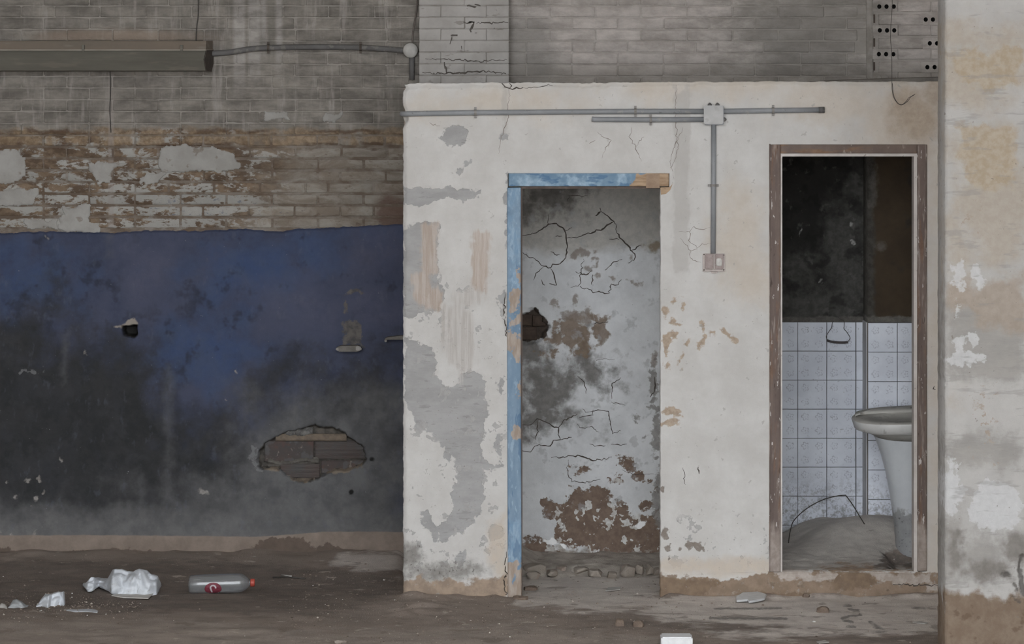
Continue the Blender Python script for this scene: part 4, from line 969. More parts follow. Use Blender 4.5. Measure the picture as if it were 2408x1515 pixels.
M_BROWNH = layered('worn_brown_paint_head', (c(116, 100, 91), c(100, 86, 79)), [
    dict(c=(c(134, 104, 80), c(120, 90, 66)), speck=(0.5, 0.1), ss=7, sst=(.5, 1, 2), op=0.75),
    dict(c=(c(158, 148, 140), c(144, 132, 124)), speck=(0.6, 0.06), ss=14, sst=(1, 1, 0.6), op=0.7),
    dict(c=c(196, 190, 186), speck=(0.70, 0.03), ss=40, op=0.8)], rough=0.75, fine=0.001, bs=6, mott=0.25)
put(jamb_relief('jamb', 1811, 1836, 340, 1345, -0.010, M_BROWN, None, ba, thick=0.11), door2)
put(jamb_relief('jamb', 2157, 2180, 340, 1343, -0.010, M_BROWN, None, ba, thick=0.11), door2)
put(jamb_relief('head', 1836, 2157, 340, 361, -0.010, M_BROWNH, None, None, thick=0.11), door2)
M_WSTRIP = layered('off_white_bead', (c(196, 190, 185), c(176, 168, 162)), [dict(c=c(128, 118, 110), speck=(0.66, 0.04), ss=40, op=0.7)], rough=0.6, bs=8)
put(box('bead', X(1835, 0), X(1839.5, 0), -0.004, 0.10, Z(1345, 0), Z(363, 0), M_WSTRIP, bev=0.0012), door2)
put(box('bead', X(2149, 0), X(2157.5, 0), -0.002, 0.10, Z(1345, 0), Z(363, 0), M_WSTRIP, bev=0.0012), door2)
put(box('bead', X(1835, 0), X(2157.5, 0), -0.003, 0.10, Z(368, 0), Z(360, 0), M_WSTRIP, bev=0.0012), door2)
arch = {'m_bare': [('r', 0, 1, 0, 1)]}
put(box('architrave_edge', X(1808.5, 0), X(1812, 0), -0.003, 0.03, Z(1345, 0), Z(338.5, 0), M_BROWN), door2)

# ------------------------------------------------------------------ washroom: walls, pier, tiles, floor
YW, YPR = 1.262, 1.04
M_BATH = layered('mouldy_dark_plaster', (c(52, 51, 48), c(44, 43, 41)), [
    dict(a='m_cloudy', c=(c(86, 85, 81), c(70, 69, 66)), amp=80, soft=45, ns=6, nd=8, op=0.9),  # paler cloudy grey patches in the dark plaster
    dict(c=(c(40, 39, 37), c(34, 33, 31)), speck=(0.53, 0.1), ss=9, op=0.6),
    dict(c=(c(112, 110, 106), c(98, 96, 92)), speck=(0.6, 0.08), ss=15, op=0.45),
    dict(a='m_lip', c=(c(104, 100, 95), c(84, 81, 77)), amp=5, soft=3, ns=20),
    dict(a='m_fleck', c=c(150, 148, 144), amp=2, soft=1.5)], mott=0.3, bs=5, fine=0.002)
bat = {'m_cloudy': [('e', 1985, 640, 70, 110), ('e', 1930, 720, 110, 60), ('e', 2020, 480, 40, 120), ('e', 1900, 640, 50, 50)], 'm_lip': [('r', 1700, 2060, 745, 765)],
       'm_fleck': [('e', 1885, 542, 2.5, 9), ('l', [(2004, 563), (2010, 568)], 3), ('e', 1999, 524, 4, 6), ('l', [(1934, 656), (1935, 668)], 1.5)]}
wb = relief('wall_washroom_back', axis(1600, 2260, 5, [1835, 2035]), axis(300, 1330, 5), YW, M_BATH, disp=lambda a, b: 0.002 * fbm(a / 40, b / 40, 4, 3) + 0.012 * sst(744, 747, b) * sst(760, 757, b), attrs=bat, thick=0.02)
tag(wb, 'dark mouldy plaster wall over white tiles in the washroom', 'wall', kind='structure')
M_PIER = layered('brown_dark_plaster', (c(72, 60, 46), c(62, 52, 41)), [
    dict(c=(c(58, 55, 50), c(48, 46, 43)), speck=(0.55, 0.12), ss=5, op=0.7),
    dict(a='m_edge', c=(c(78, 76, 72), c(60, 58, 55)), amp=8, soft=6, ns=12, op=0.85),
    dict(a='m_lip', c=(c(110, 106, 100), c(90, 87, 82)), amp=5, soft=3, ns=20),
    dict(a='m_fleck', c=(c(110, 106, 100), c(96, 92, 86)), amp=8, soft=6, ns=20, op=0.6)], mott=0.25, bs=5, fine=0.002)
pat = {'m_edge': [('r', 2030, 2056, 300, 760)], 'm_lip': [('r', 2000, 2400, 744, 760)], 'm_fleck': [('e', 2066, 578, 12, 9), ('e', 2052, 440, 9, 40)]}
pier = relief('wall_pier', axis(2040, 2330, 4), axis(300, 1330, 5), YPR, M_PIER, disp=lambda a, b: 0.002 * fbm(a / 40, b / 40, 4, 8) + 0.014 * sst(744, 747, b) * sst(758, 755, b), attrs=pat, thick=0.24)
tag(pier, 'brown plastered pier above tiles behind the wash basin', 'wall', kind='structure')

def tile_material():
    n = NT('flowered_white_tile')
    tc = n.t.nodes.new('ShaderNodeTexCoord').outputs['Object']
    o = n.sep(tc)
    T = 68.2 / SB
    # four faded flower motifs on each tile, built from petals in polar form
    def motif(cx, cz):
        u = n.math('DIVIDE', n.math('SUBTRACT', o[0], cx * T), T); v = n.math('DIVIDE', n.math('SUBTRACT', o[2], cz * T), T)
        r = n.math('SQRT', n.math('ADD', n.math('MULTIPLY', u, u), n.math('MULTIPLY', v, v)))
        a = n.math('ARCTAN2', v, u)
        pet = n.math('ABSOLUTE', n.math('SINE', n.math('MULTIPLY', a, 2.5)))
        rad = n.math('ADD', 0.065, n.math('MULTIPLY', pet, 0.06))
        ring = n.sstep(0.028, 0.008, n.math('ABSOLUTE', n.math('SUBTRACT', r, rad)))
        dot = n.sstep(0.032, 0.018, r)
        return n.math('MAXIMUM', ring, dot)
    m = motif(-0.24, 0.24)
    for q in ((0.24, 0.24), (-0.24, -0.24), (0.24, -0.24)): m = n.math('MAXIMUM', m, motif(*q))
    m = n.math('MULTIPLY', m, n.sstep(0.38, 0.6, n.noise(70, 5, 0.7)))
    m = n.math('MULTIPLY', m, 0.55)
    px, py = n.pxpy(YW)
    oi = n.t.nodes.new('ShaderNodeObjectInfo')
    col = n.mix(n.sstep(0.3, 0.7, n.noise(5, 4, 0.6)), c(182, 186, 194), c(168, 172, 181))
    col = n.mix(m, col, c(118, 118, 132))
    dirt = n.math('MULTIPLY', n.sstep(1120, 1240, n.math('ADD', py, n.math('MULTIPLY', n.noise(9, 5, 0.6), 60))), n.sstep(0.45, 0.62, n.noise(42, 6, 0.72)))
    col = n.mix(n.math('MULTIPLY', dirt, 0.75), col, c(102, 102, 103))
    low = n.sstep(1225, 1262, py)
    col = n.mix(n.math('MULTIPLY', low, 0.8), col, n.mix(n.sstep(0.4, 0.6, n.noise(30, 5, 0.7)), c(122, 119, 115), c(104, 101, 98)))
    col = n.mix(n.math('MULTIPLY', n.sstep(0.66, 0.7, n.noise(70, 3, 0.6)), 0.5), col, c(120, 120, 124))
    m2 = n.math('ADD', 1.5, n.math('MULTIPLY', oi.outputs['Random'], 0.06))
    v = n.t.nodes.new('ShaderNodeVectorMath'); v.operation = 'SCALE'; n.set(v.inputs[0], col); n.set(v.inputs['Scale'], m2)
    return n.finish(v.outputs[0], n.math('ADD', 0.42, n.math('MULTIPLY', n.noise(20, 4), 0.3)), n.math('MULTIPLY', n.noise(14, 3), 0.001), 0.5, 0.35)
M_TILE = tile_material()
M_GROUT = plain('dirty_grout', c(96, 96, 98), c(78, 78, 80), 0.95, 30)
def tile_mesh(w, h, sx=0.0):
    bm = bmesh.new(); bmesh.ops.create_cube(bm, size=1)
    for v in bm.verts: v.co = (v.co.x * w, v.co.y * 0.008, v.co.z * h)
    bmesh.ops.bevel(bm, geom=[e for e in bm.edges if all(q.co.y < 0 for q in e.verts)], offset=0.0012, segments=1, affect='EDGES')
    me = bpy.data.meshes.new('tile'); bm.to_mesh(me); bm.free(); me.materials.append(M_TILE); return me
box('grout_bed', X(1739, YW), X(2034, YW), YW - 0.006, YW + 0.01, Z(1330, YW), Z(757, YW), M_GROUT, wb)
box('grout_bed', X(2041, YPR), X(2330, YPR), YPR - 0.006, YPR + 0.01, Z(1330, YPR), Z(757, YPR), M_GROUT, pier)
tw = 68.2 / (F / (DC + YW)) - 0.0028
ft = tile_mesh(tw, tw); nt = tile_mesh(18 / SB - 0.003, tw)
for rI in range(8):
    zc = Z(757.5 + 68.2 * (rI + 0.5), YW)
    for px in (1773.5, 1841.5, 1909.5, 1977.7):
        o = obj('tile', ft, None, wb); o.location = (X(px, YW), YW - 0.008 + random.gauss(0, .0004), zc)
        o.rotation_euler = (random.gauss(0, .003), 0, random.gauss(0, .003))
    o = obj('tile', nt, None, wb); o.location = (X(2021.5, YW), YW - 0.008, zc)
tp = 69.2 / (F / (DC + YPR)) - 0.003
ftp = tile_mesh(tp, tp)
for rI in range(7):
    zc = Z(759 + 69.2 * (rI + 0.5), YPR)
    for px in (2075, 2144.2, 2213.4):
        o = obj('tile', ftp, None, pier); o.location = (X(px, YPR), YPR - 0.008 + random.gauss(0, .0004), zc)
        o.rotation_euler = (random.gauss(0, .003), 0, random.gauss(0, .003))
M_RETURN = layered('lightened_pier_return', (c(196, 196, 197), c(180, 180, 181)), bs=9)  # colour raised because this side face gets hardly any light
box('pier_return', X(2040, YPR) - 0.006, X(2040, YPR) - 0.0005, YPR + 0.001, YW - 0.01, Z(1262, YPR), Z(759, YPR), M_RETURN, pier)

# washroom floor: heaped silt
def wz(x, y):
    t = sst(0.05, 1.15, y)
    z = 0.118 + 0.085 * sst(0.45, 1.05, y) * sst(1.38, 1.62, x + 0.1 * fbm(x * 4, y * 4, 3, 2)) + 0.03 * sst(0.2, 0.6, y)
    z = z + 0.05 * np.exp(-(((x - 1.83) / 0.2) ** 2 + ((y - 0.95) / 0.2) ** 2))
    z = z - 0.045 * sst(1.84, 1.92, x + 0.05 * fbm(x * 7, y * 7, 3, 3)) * sst(0.62, 0.5, y) * sst(0.05, 0.2, y)
    z = z + 0.012 * np.exp(-(((x - 1.66) / 0.22) ** 2 + ((y - 0.06) / 0.06) ** 2))
    return z + 0.012 * fbm(x * 6, y * 6, 4, 5) + 0.004 * fbm(x * 30, y * 30, 3, 1) - 0.002
A, B = np.meshgrid(axis(0.86, 2.43, 0.012), axis(-0.004, 1.28, 0.012))
PXw = CX + A * F / (DC + B)
Vt = np.stack([A, B, wz(A, B)], -1).reshape(-1, 3); ii = np.arange(A.size).reshape(A.shape)
Qt = np.stack([ii[:-1, :-1], ii[:-1, 1:], ii[1:, 1:], ii[1:, :-1]], -1).reshape(-1, 4)
M_SILT = layered('grey_silt', (c(128, 123, 117), c(114, 109, 104)), [
    dict(a='m_brown', c=(c(116, 99, 84), c(100, 86, 74)), amp=18, soft=8, ns=14), dict(a='m_pedestal_foot', c=(c(84, 76, 70), c(72, 66, 61)), amp=16, soft=8, ns=10),  # second mask: darker brown patch at the pedestal foot
    dict(c=c(86, 80, 75), speck=(0.66, 0.04), ss=22, sst=(.6, 1.6, 1), op=0.6), dict(c=c(166, 160, 154), speck=(0.72, 0.03), ss=40, op=0.7)], bs=7, fine=0.003, mott=0.2, gain=2.5)
PYw = HZ + (H - wz(A, B)) * F / (DC + B)
wf = obj('floor_washroom', np_mesh('floor_washroom', Vt, Qt, {'m_brown': sd(PXw, PYw, [('p', [(1900, 1345), (1990, 1330), (2050, 1332), (2070, 1350), (1900, 1352)]), ('e', 2140, 1343, 30, 7)]).ravel(),
                                                            'm_pedestal_foot': sd(PXw, PYw, [('p', [(2070, 1310), (2100, 1295), (2160, 1285), (2170, 1322), (2100, 1338), (2060, 1335)])]).ravel()}), M_SILT)
tag(wf, 'grey silt heaped over the washroom floor', 'floor', kind='structure')
# a couple of broken bits where the tiles end
M_BIT = layered('broken_plaster_bit', (c(140, 124, 108), c(122, 108, 95)), bs=20, fine=0.003)
for i, (px, py, w_, h_, y) in enumerate([(2053, 1232, 16, 22, 1.0), (2045, 1248, 22, 18, 0.98), (2078, 1248, 30, 10, 1.0), (1985, 1240, 30, 9, 1.22), (1955, 1243, 30, 8, 1.22), (2012, 1240, 26, 8, 1.22)]):
    me = stone_mesh('plaster_lump', w_ / 465, 0.05, h_ / 465, 300 + i); me.materials.append(M_BIT)
    o = obj('plaster_lump', me, None, wf); o.location = W(px, py, y)

# ------------------------------------------------------------------ free-standing column
YCF = -1.87; YCB = -1.60
kx = lambda px: px
colx1 = 2222 + 0.46 * F / (DC + YCF)
def col_disp(PX, PY):
    d = 0.003 * fbm(PX / 90, PY / 120, 4, 7) + 0.001 * fbm(PX / 20, PY / 8, 3, 2)
    d = d - 0.010 * sst(7, 0, PX - 2222 + 2.5 * fbm(PX / 10, PY / 16, 4, 1))
    d = d - 0.0015 * sst(2.2, 0, np.abs(PY - 268)) - 0.001 * sst(2, 0, np.abs(PY - 584))
    d = d - 0.012 * sst(4, -2, -sd(PX, PY, [('l', [(2402, 1308), (2400, 1340), (2404, 1395)], 3), ('e', 2365, 1352, 10, 5), ('l', [(2380, 1405), (2398, 1412)], 2)]) + 4 * fbm(PX / 8, PY / 8, 3, 3))
    return d
cola = {
    'm_ochre': [('p', [(2228, 130), (2260, 112), (2330, 118), (2408, 108), (2408, 150), (2390, 200), (2330, 212), (2262, 196), (2240, 170)]), ('p', [(2258, 300), (2300, 288), (2370, 300), (2392, 330), (2390, 420), (2330, 450), (2280, 430), (2258, 360)])],
    'm_ochre2': [('e', 2290, 215, 70, 45), ('e', 2340, 470, 90, 150), ('e', 2290, 90, 120, 40), ('e', 2300, 600, 60, 25), ('r', 2222, 2420, 110, 200), ('e', 2250, 480, 18, 150)],
    'm_tan': [('p', [(2300, 660), (2408, 640), (2408, 780), (2300, 760), (2270, 720)]), ('e', 2260, 690, 30, 40)],
    'm_gray': [('p', [(2222, 690), (2260, 690), (2300, 740), (2408, 770), (2408, 900), (2222, 890)]), ('p', [(2222, 1050), (2408, 1010), (2408, 1100), (2222, 1100)]), ('e', 2230, 1300, 26, 80), ('e', 2300, 1310, 60, 50)],
    'm_white': [('p', [(2238, 625), (2262, 612), (2268, 650), (2262, 680), (2250, 682), (2240, 665)]), ('p', [(2278, 628), (2300, 620), (2322, 668), (2300, 680), (2284, 660)]), ('e', 2250, 728, 5, 14), ('e', 2290, 800, 12, 16), ('e', 2258, 810, 12, 20), ('e', 2270, 845, 40, 16), ('e', 2240, 1150, 20, 60), ('e', 2340, 1190, 60, 60)],
    'm_mold': [('p', [(2228, 1245), (2262, 1250), (2262, 1330), (2240, 1345), (2230, 1320)]), ('e', 2330, 1340, 60, 26), ('e', 2390, 1290, 30, 40)],
    'm_foot': [('p', [(2200, 1400), (2270, 1390), (2330, 1408), (2420, 1400), (2700, 1404), (2700, 1800), (2200, 1800)])],
    'm_scrape': [('r', 2290, 2340, 920, 1100), ('r', 2270, 2300, 480, 560)],
    'm_dark': [('l', [(2402, 1308), (2400, 1340), (2404, 1395)], 5), ('e', 2365, 1352, 12, 7), ('l', [(2380, 1405), (2398, 1412)], 3), ('l', [(2385, 1372), (2386, 1385)], 4)],
}
M_COL = layered('stained_concrete_column', (c(194, 191, 187), c(182, 179, 175)), [
    dict(a='m_ochre2', c=(c(184, 172, 156), c(176, 162, 145)), amp=50, soft=35, ns=6, op=0.75),
    dict(a='m_ochre', c=(c(176, 157, 130), c(188, 173, 152)), amp=24, soft=9, ns=14, nd=8, op=0.85),
    dict(a='m_gray', c=(c(166, 161, 155), c(152, 148, 143)), amp=40, soft=22, ns=8, cs=9, cst=(.5, 1, 2), op=0.8),
    dict(a='m_tan', c=(c(174, 158, 142), c(164, 148, 132)), amp=30, soft=18, ns=8, op=0.8),
    dict(a='m_scrape', c=(c(166, 148, 130), c(176, 164, 150)), amp=30, soft=8, speck=(0.56, 0.05), ss=34, op=0.8),
    dict(a='m_white', c=(c(214, 214, 215), c(204, 204, 205)), amp=14, soft=3, ns=24, op=0.75),
    dict(c=(c(158, 155, 151), c(148, 144, 140)), speck=(0.58, 0.08), ss=16, sst=(.35, 1, 1.8), op=0.45),
    dict(a='m_mold', c=(c(122, 116, 109), c(136, 130, 123)), amp=13, soft=12, ns=12, op=0.85),
    dict(a='m_foot', c=(c(132, 112, 94), c(146, 128, 110)), amp=24, soft=12, ns=10, cs=14),
    dict(a='m_foot', c=c(112, 92, 74), amp=20, soft=14, speck=(0.58, 0.08), ss=14, op=0.7),
    dict(a='m_dark', c=c(92, 86, 81), amp=3, soft=3, ns=30, op=0.8),
    dict(c=c(134, 124, 114), speck=(0.70, 0.03), ss=40, op=0.7),
    dict(c=c(112, 104, 97), speck=(0.745, 0.02), ss=80, op=0.8)], fine=0.002, mott=0.14, bs=5, gain=0.72)
column = relief('column', axis(2222, colx1, 3), axis(-1000, 1560, 4.0), YCF, M_COL, disp=col_disp, attrs=cola, thick=YCB - YCF,
                warp=lambda a, b: (a + np.clip((2240 - a) / 18, 0, 1) * 1.6 * fbm(a * 0, b / 18, 4, 6), b))
tag(column, 'stained pale concrete column standing forward of the cubicle', 'column', kind='structure')

# ------------------------------------------------------------------ electrical fittings
M_PVC = layered('grey_conduit', (c(134, 136, 139), c(122, 124, 127)), [dict(c=c(152, 148, 143), speck=(0.62, 0.05), ss=26, op=0.5), dict(c=c(96, 94, 92), speck=(0.68, 0.04), ss=50, op=0.6)], rough=0.55, spec=0.4, bs=10, fine=0.0002)
M_PVCD = layered('dusty_dark_conduit', (c(98, 96, 95), c(86, 84, 83)), [dict(c=c(120, 116, 110), speck=(0.58, 0.06), ss=22, op=0.5)], rough=0.65, bs=10, fine=0.0002)
M_CLIP = plain('dull_metal_clip', c(130, 126, 122), c(104, 98, 92), 0.5, 60, 0.5)
M_CLIPR = plain('rusty_clip', c(82, 74, 66), c(66, 58, 52), 0.8, 60)
def clip(px, py, y, r, vertical, mat, parent, ear=6):
    """strap over a conduit with two screw ears"""
    s = F / (DC + y); pts = []
    R_ = r + 0.0016
    if not vertical:
        prof = [(-R_ - ear / s, 0.0)] + [(R_ * math.sin(a), R_ * math.cos(a)) for a in np.linspace(-1.5, 1.5, 9)] + [(R_ + ear / s, 0.0)]
        w = 5.5 / s
        cpt = W(px, py, y)
        V = [];
        for u, d in prof:
            for q in (-w / 2, w / 2): V.append((cpt.x + q, y - max(d, -0.0) - (r * 0.0) , cpt.z + u))
    else:
        prof = [(-R_ - ear / s, 0.0)] + [(R_ * math.sin(a), R_ * math.cos(a)) for a in np.linspace(-1.5, 1.5, 9)] + [(R_ + ear / s, 0.0)]
        w = 5.5 / s; cpt = W(px, py, y); V = []
        for u, d in prof:
            for q in (-w / 2, w / 2): V.append((cpt.x + u, y - max(d, 0.0), cpt.z + q))
    m = len(prof)
    Fc = [(2 * i, 2 * i + 1, 2 * i + 3, 2 * i + 2) for i in range(m - 1)]
    me = mesh('clip', V, Fc)
    o = obj('clip', me, mat)
    sm = o.modifiers.new('thick', 'SOLIDIFY'); sm.thickness = 0.0016; sm.offset = 1
    return put(o, parent)
def conduit(name, pts, y, r, mat, label, clips=(), vertical=False, cmat=None, sm=0, extra=None):
    P = [W(px, py, y) if not isinstance(px, Vector) else px for px, py in pts]
    if extra: P = extra[0] + P + extra[1]
    if sm: P = smooth_path(P, sm)
    root = empty(name, P[0] if not extra else W(*pts[0], y))
    tag(root, label, 'conduit', 'electrical conduits on the walls')
    put(tube('pipe', P, r, mat, None, 12), root)
    for px, py in clips: clip(px, py, y, r, vertical, cmat or M_CLIP, root)
    return root
rC = 6.2 / 485
yc = -rC - 0.002
end = W(947, 268, yc)
conduit('conduit', [(962, 267.5), (1118, 265), (1300, 263.5), (1494, 262), (1657, 262)], yc, rC, M_PVC, 'long grey conduit along the white plaster from its corner to the square box', [(1118, 265), (1494, 262)],
        extra=([Vector((X(944, yc), 0.10, Z(268, 0))), Vector((X(945, yc), 0.02, Z(268, 0))), Vector((X(951, yc), yc + 0.004, Z(268, 0)))], []))
conduit('conduit', [(1392, 280), (1397, 281), (1530, 281.5), (1657, 281)], yc, rC * 0.98, M_PVC, 'short grey conduit under the long one, ending bare above the blue frame', [(1530, 282)])
cr = conduit('conduit', [(1700, 262), (1818, 260), (1938, 258.5)], yc, rC, M_PVC, 'grey conduit running from the square box towards the column', [(1818, 260)])
put(tube('end_collar', [W(1925, 258.7, yc), W(1939, 258.4, yc)], rC * 1.15, M_PVCD, None, 12), cr)
conduit('conduit', [(1678.5, 292), (1678, 420), (1677, 596)], yc, rC * 0.95, M_PVC, 'vertical grey conduit dropping to the double light switch', [(1677.5, 436)], vertical=True)
rB = 6.6 / SB; yb = YB - rB - 0.004
cw = conduit('conduit', [(498, 126), (540, 123), (585, 116), (632, 112.5), (740, 110.5), (848, 112), (900, 115), (952, 119)], yb, rB, M_PVCD, 'sagging grey conduit from the tube lamp to the round box', [(631, 112), (848, 112)], cmat=M_CLIPR, sm=6)
conduit('conduit', [(968.5, 130), (968.5, 188)], yb, rB * 0.95, M_PVCD, 'stub of vertical conduit below the round box', [])
# screw eyes left beside the clips
# square junction box
jb = empty('junction_box', W(1679, 271, 0)); tag(jb, 'square pale grey junction box where four conduits meet', 'junction box')
M_JB = layered('pale_grey_plastic', (c(170, 169, 168), c(158, 157, 156)), [dict(c=c(140, 137, 133), speck=(0.6, 0.08), ss=16, op=0.5)], rough=0.5, spec=0.4, bs=14, fine=0.0001)
put(box('body', X(1656.5, 0), X(1701.5, 0), -0.034, 0.0, Z(293.5, 0), Z(249, 0), M_PVC, bev=0.003), jb)
put(box('lid', X(1655, -.04), X(1701, -.04), -0.043, -0.034, Z(292, -.04), Z(248, -.04), M_JB, bev=0.004), jb)
for (px, py, dx, dz) in ((1669, 247, 0, 1), (1687, 247, 0, 1), (1703, 281, 1, 0)):
    o = tube('cable_gland', [W(px, py, -0.018) - Vector((dx, 0, dz)) * 0.004, W(px, py, -0.018) + Vector((dx, 0, dz)) * 0.004, W(px, py, -0.018) + Vector((dx, 0, dz)) * 0.011], 0.01, M_PVCD, None, 10, [0.011, 0.010, 0.003]); put(o, jb)
# double switch
sw = empty('light_switch', W(1678, 617, 0)); tag(sw, 'old double light switch with two worn rocker covers on white plaster', 'light switch')
M_SWP = layered('aged_cream_plastic', (c(178, 168, 162), c(164, 152, 146)), [dict(c=c(112, 104, 98), speck=(0.62, 0.06), ss=60, op=0.6)], rough=0.55, spec=0.4, bs=30)
M_SWR = layered('worn_pinkish_rocker', (c(150, 134, 129), c(132, 116, 112)), [dict(c=c(104, 94, 90), speck=(0.6, 0.08), ss=50, op=0.6)], rough=0.5, spec=0.4, bs=40)
M_SWW = plain('pale_button', c(190, 187, 182), c(170, 166, 160), 0.5, 60, 0.4)
put(box('base', X(1652, 0), X(1705, 0), -0.012, 0.0, Z(639, 0), Z(596, 0), M_SWP, bev=0.002), sw)
put(prism('base_tab', [(1668, 636), (1690, 636), (1684, 643), (1674, 643)], lambda u, v, w: tuple(W(u, v, 0) + Vector((0, -0.01 + 0.01 * w, 0))), M_SWP), sw)
for px0, px1 in ((1657, 1677.5), (1680.5, 1701)):
    put(box('rocker', X(px0, 0), X(px1, 0), -0.026, -0.010, Z(633, 0), Z(597, 0), M_SWR, bev=0.004), sw)
put(box('rib', X(1677.6, 0), X(1680.4, 0), -0.018, -0.010, Z(634, 0), Z(598, 0), M_SWP, bev=0.0008), sw)
o = obj('button', stone_mesh('button', 13 / 485, 0.008, 18 / 485, 5, 60), M_SWW); o.location = W(1691, 617, -0.026); put(o, sw)
for px, py in ((1655.5, 599), (1702, 600), (1655.5, 635), (1702, 635)):
    put(tube('screw', [W(px, py, -0.011), W(px, py, -0.014)], 0.0032, M_CLIPR, None, 8), sw)
# round box
rb = empty('junction_box', W(965.5, 119, YB)); tag(rb, 'round off-white junction box beside the whitewashed pilaster', 'junction box')
def disc(name, cpt, r, prof, mat, seg=28):
    V = []; Fc = []
    for (rr, d) in prof:
        for k in range(seg):
            a = 2 * math.pi * k / seg; V.append((cpt.x + r * rr * math.cos(a), cpt.y - d, cpt.z + r * rr * math.sin(a)))
    for i in range(len(prof) - 1):
        for k in range(seg):
            k2 = (k + 1) % seg; Fc.append((i * seg + k, i * seg + k2, (i + 1) * seg + k2, (i + 1) * seg + k))
    Fc.append(tuple((len(prof) - 1) * seg + k for k in range(seg)))
    me = mesh(name, V, Fc, True)
    bm = bmesh.new(); bm.from_mesh(me); bmesh.ops.recalc_face_normals(bm, faces=bm.faces); bm.to_mesh(me); bm.free()
    return obj(name, me, mat)
M_RB = layered('off_white_cap', (c(168, 165, 160), c(150, 147, 142)), [dict(c=c(126, 122, 116), speck=(0.6, 0.06), ss=24, op=0.5)], rough=0.5, spec=0.4, bs=20)
put(disc('body', W(965.5, 119, YB), 16 / SB, [(1.0, -0.01), (1.0, 0.03)], M_PVCD), rb)
put(disc('lid', W(965.5, 118.5, YB), 17.5 / SB, [(1.0, 0.03), (1.02, 0.034), (1.0, 0.039), (0.93, 0.043), (0.6, 0.048), (0.2, 0.050)], M_RB), rb)
# cables
M_CAB = plain('thin_grey_cable', c(104, 96, 90), c(88, 80, 74), 0.7, 40)
M_CABD = plain('dark_wire', c(72, 68, 64), c(58, 54, 50), 0.6, 60)
t = tube('cable', smooth_path([W(981, -60, YB - .006), W(981, 10, YB - .006), W(977, 40, YB - .006), W(972, 70, YB - .006), W(969.5, 103, YB - .012)], 6), 0.0045, M_CAB); tag(t, 'thin cable running up from the round box beside the pilaster', 'cable', 'loose cables on the wall')
t = tube('cable', smooth_path([W(467, -60, YB - .005), W(466.5, 30, YB - .005), W(463, 60, YB - .005), W(461, 98, YB - .012)], 6), 0.003, M_CABD); tag(t, 'thin dark cable dropping from above into the tube lamp', 'cable', 'loose cables on the wall')
t = tube('cable', smooth_path([W(258.5, 160, YB - .005), W(260, 210, YB - .005), W(258.5, 260, YB - .005), W(261, 312, YB - .003)], 6), 0.0026, M_CABD); tag(t, 'thin dark cable hanging below the tube lamp down the bricks', 'cable', 'loose cables on the wall')
hw = empty('hanging_wire', W(2098, 100, -0.05)); tag(hw, 'thin twisted wire dangling in front of the perforated bricks', 'wire')
yy = -0.05
core = [(2097, -80), (2098, 10), (2095, 60), (2094, 90), (2097, 130), (2097.5, 200), (2099, 218), (2102, 230), (2110, 242), (2119, 247), (2128, 243), (2136, 236)]
put(tube('strand', smooth_path([W(a, b, yy) for a, b in core + [(2142, 228), (2149, 224)]], 6), 0.0015, M_CABD, None, 6), hw)
put(tube('strand', smooth_path([W(2098.5, 196, yy), W(2100.5, 218, yy - .003), W(2104, 231, yy + .002), W(2112, 243, yy - .003), W(2121, 246, yy + .002), W(2131, 238, yy), W(2136, 231, yy), W(2144, 226, yy), W(2152, 221, yy)], 6), 0.0013, M_CABD, None, 6), hw)

# ------------------------------------------------------------------ tube lamp on the upper brick wall
lamp = empty('tube_lamp', W(200, 140, YB)); tag(lamp, 'long dusty fluorescent tube lamp housing on the upper brick wall', 'lamp')
M_LTOP = layered('rust_dusted_metal', (c(112, 100, 88), c(102, 94, 84)), [dict(c=c(128, 122, 113), speck=(0.56, 0.1), ss=6, sst=(.5, 1, 2), op=0.5)], rough=0.8, bs=5, bst=(.4, 1, 2), fine=0.0004)
M_LBODY = layered('grimy_enamel', (c(102, 99, 90), c(90, 87, 79)), [dict(c=c(116, 108, 98), speck=(0.58, 0.08), ss=8, sst=(.4, 1, 2), op=0.5)], rough=0.7, bs=6, bst=(.3, 1, 2), fine=0.0003)
M_LEND = plain('shaded_lamp_end', c(74, 66, 60), c(60, 54, 50), 0.8, 30)  # end cap painted darker for the shade on its sideways face
def lampx(y): return X(484, YB) + (y - (YB - 0.15)) / 0.15 * 17 / SB
def lamp_prism(name, prof, mat, x0=-420, cut=0.0):
    return put(prism(name, prof, lambda u, v, w: (X(x0, YB) if w == 0 else lampx(u) - cut, u, Z(v, YB)), mat), lamp)
lamp_prism('housing', [(YB - 0.005, 96), (YB - 0.105, 97), (YB - 0.115, 116), (YB - 0.005, 117)], M_LTOP)
lamp_prism('lip', [(YB - 0.005, 116), (YB - 0.125, 116), (YB - 0.128, 119.5), (YB - 0.005, 120)], plain('pale_lip', c(140, 133, 122), c(122, 114, 103), .7, 20, st=(.3, 1, 1)), cut=-0.004)
lamp_prism('reflector', [(YB - 0.01, 119), (YB - 0.115, 119), (YB - 0.150, 141), (YB - 0.118, 166), (YB - 0.04, 168), (YB - 0.01, 150)], M_LBODY)
put(prism('end_cap', [(YB - 0.01, 117.5), (YB - 0.112, 118.5), (YB - 0.150, 141), (YB - 0.118, 166.5), (YB - 0.04, 168.5), (YB - 0.01, 150)], lambda u, v, w: (lampx(u) + 0.002 + 0.004 * w, u, Z(v, YB)), M_LEND), lamp)
for px in (202, 432):
    put(box('clip', X(px - 3, YB), X(px + 3, YB), YB - 0.131, YB - 0.10, Z(121, YB), Z(106, YB), M_LBODY, bev=0.001), lamp)

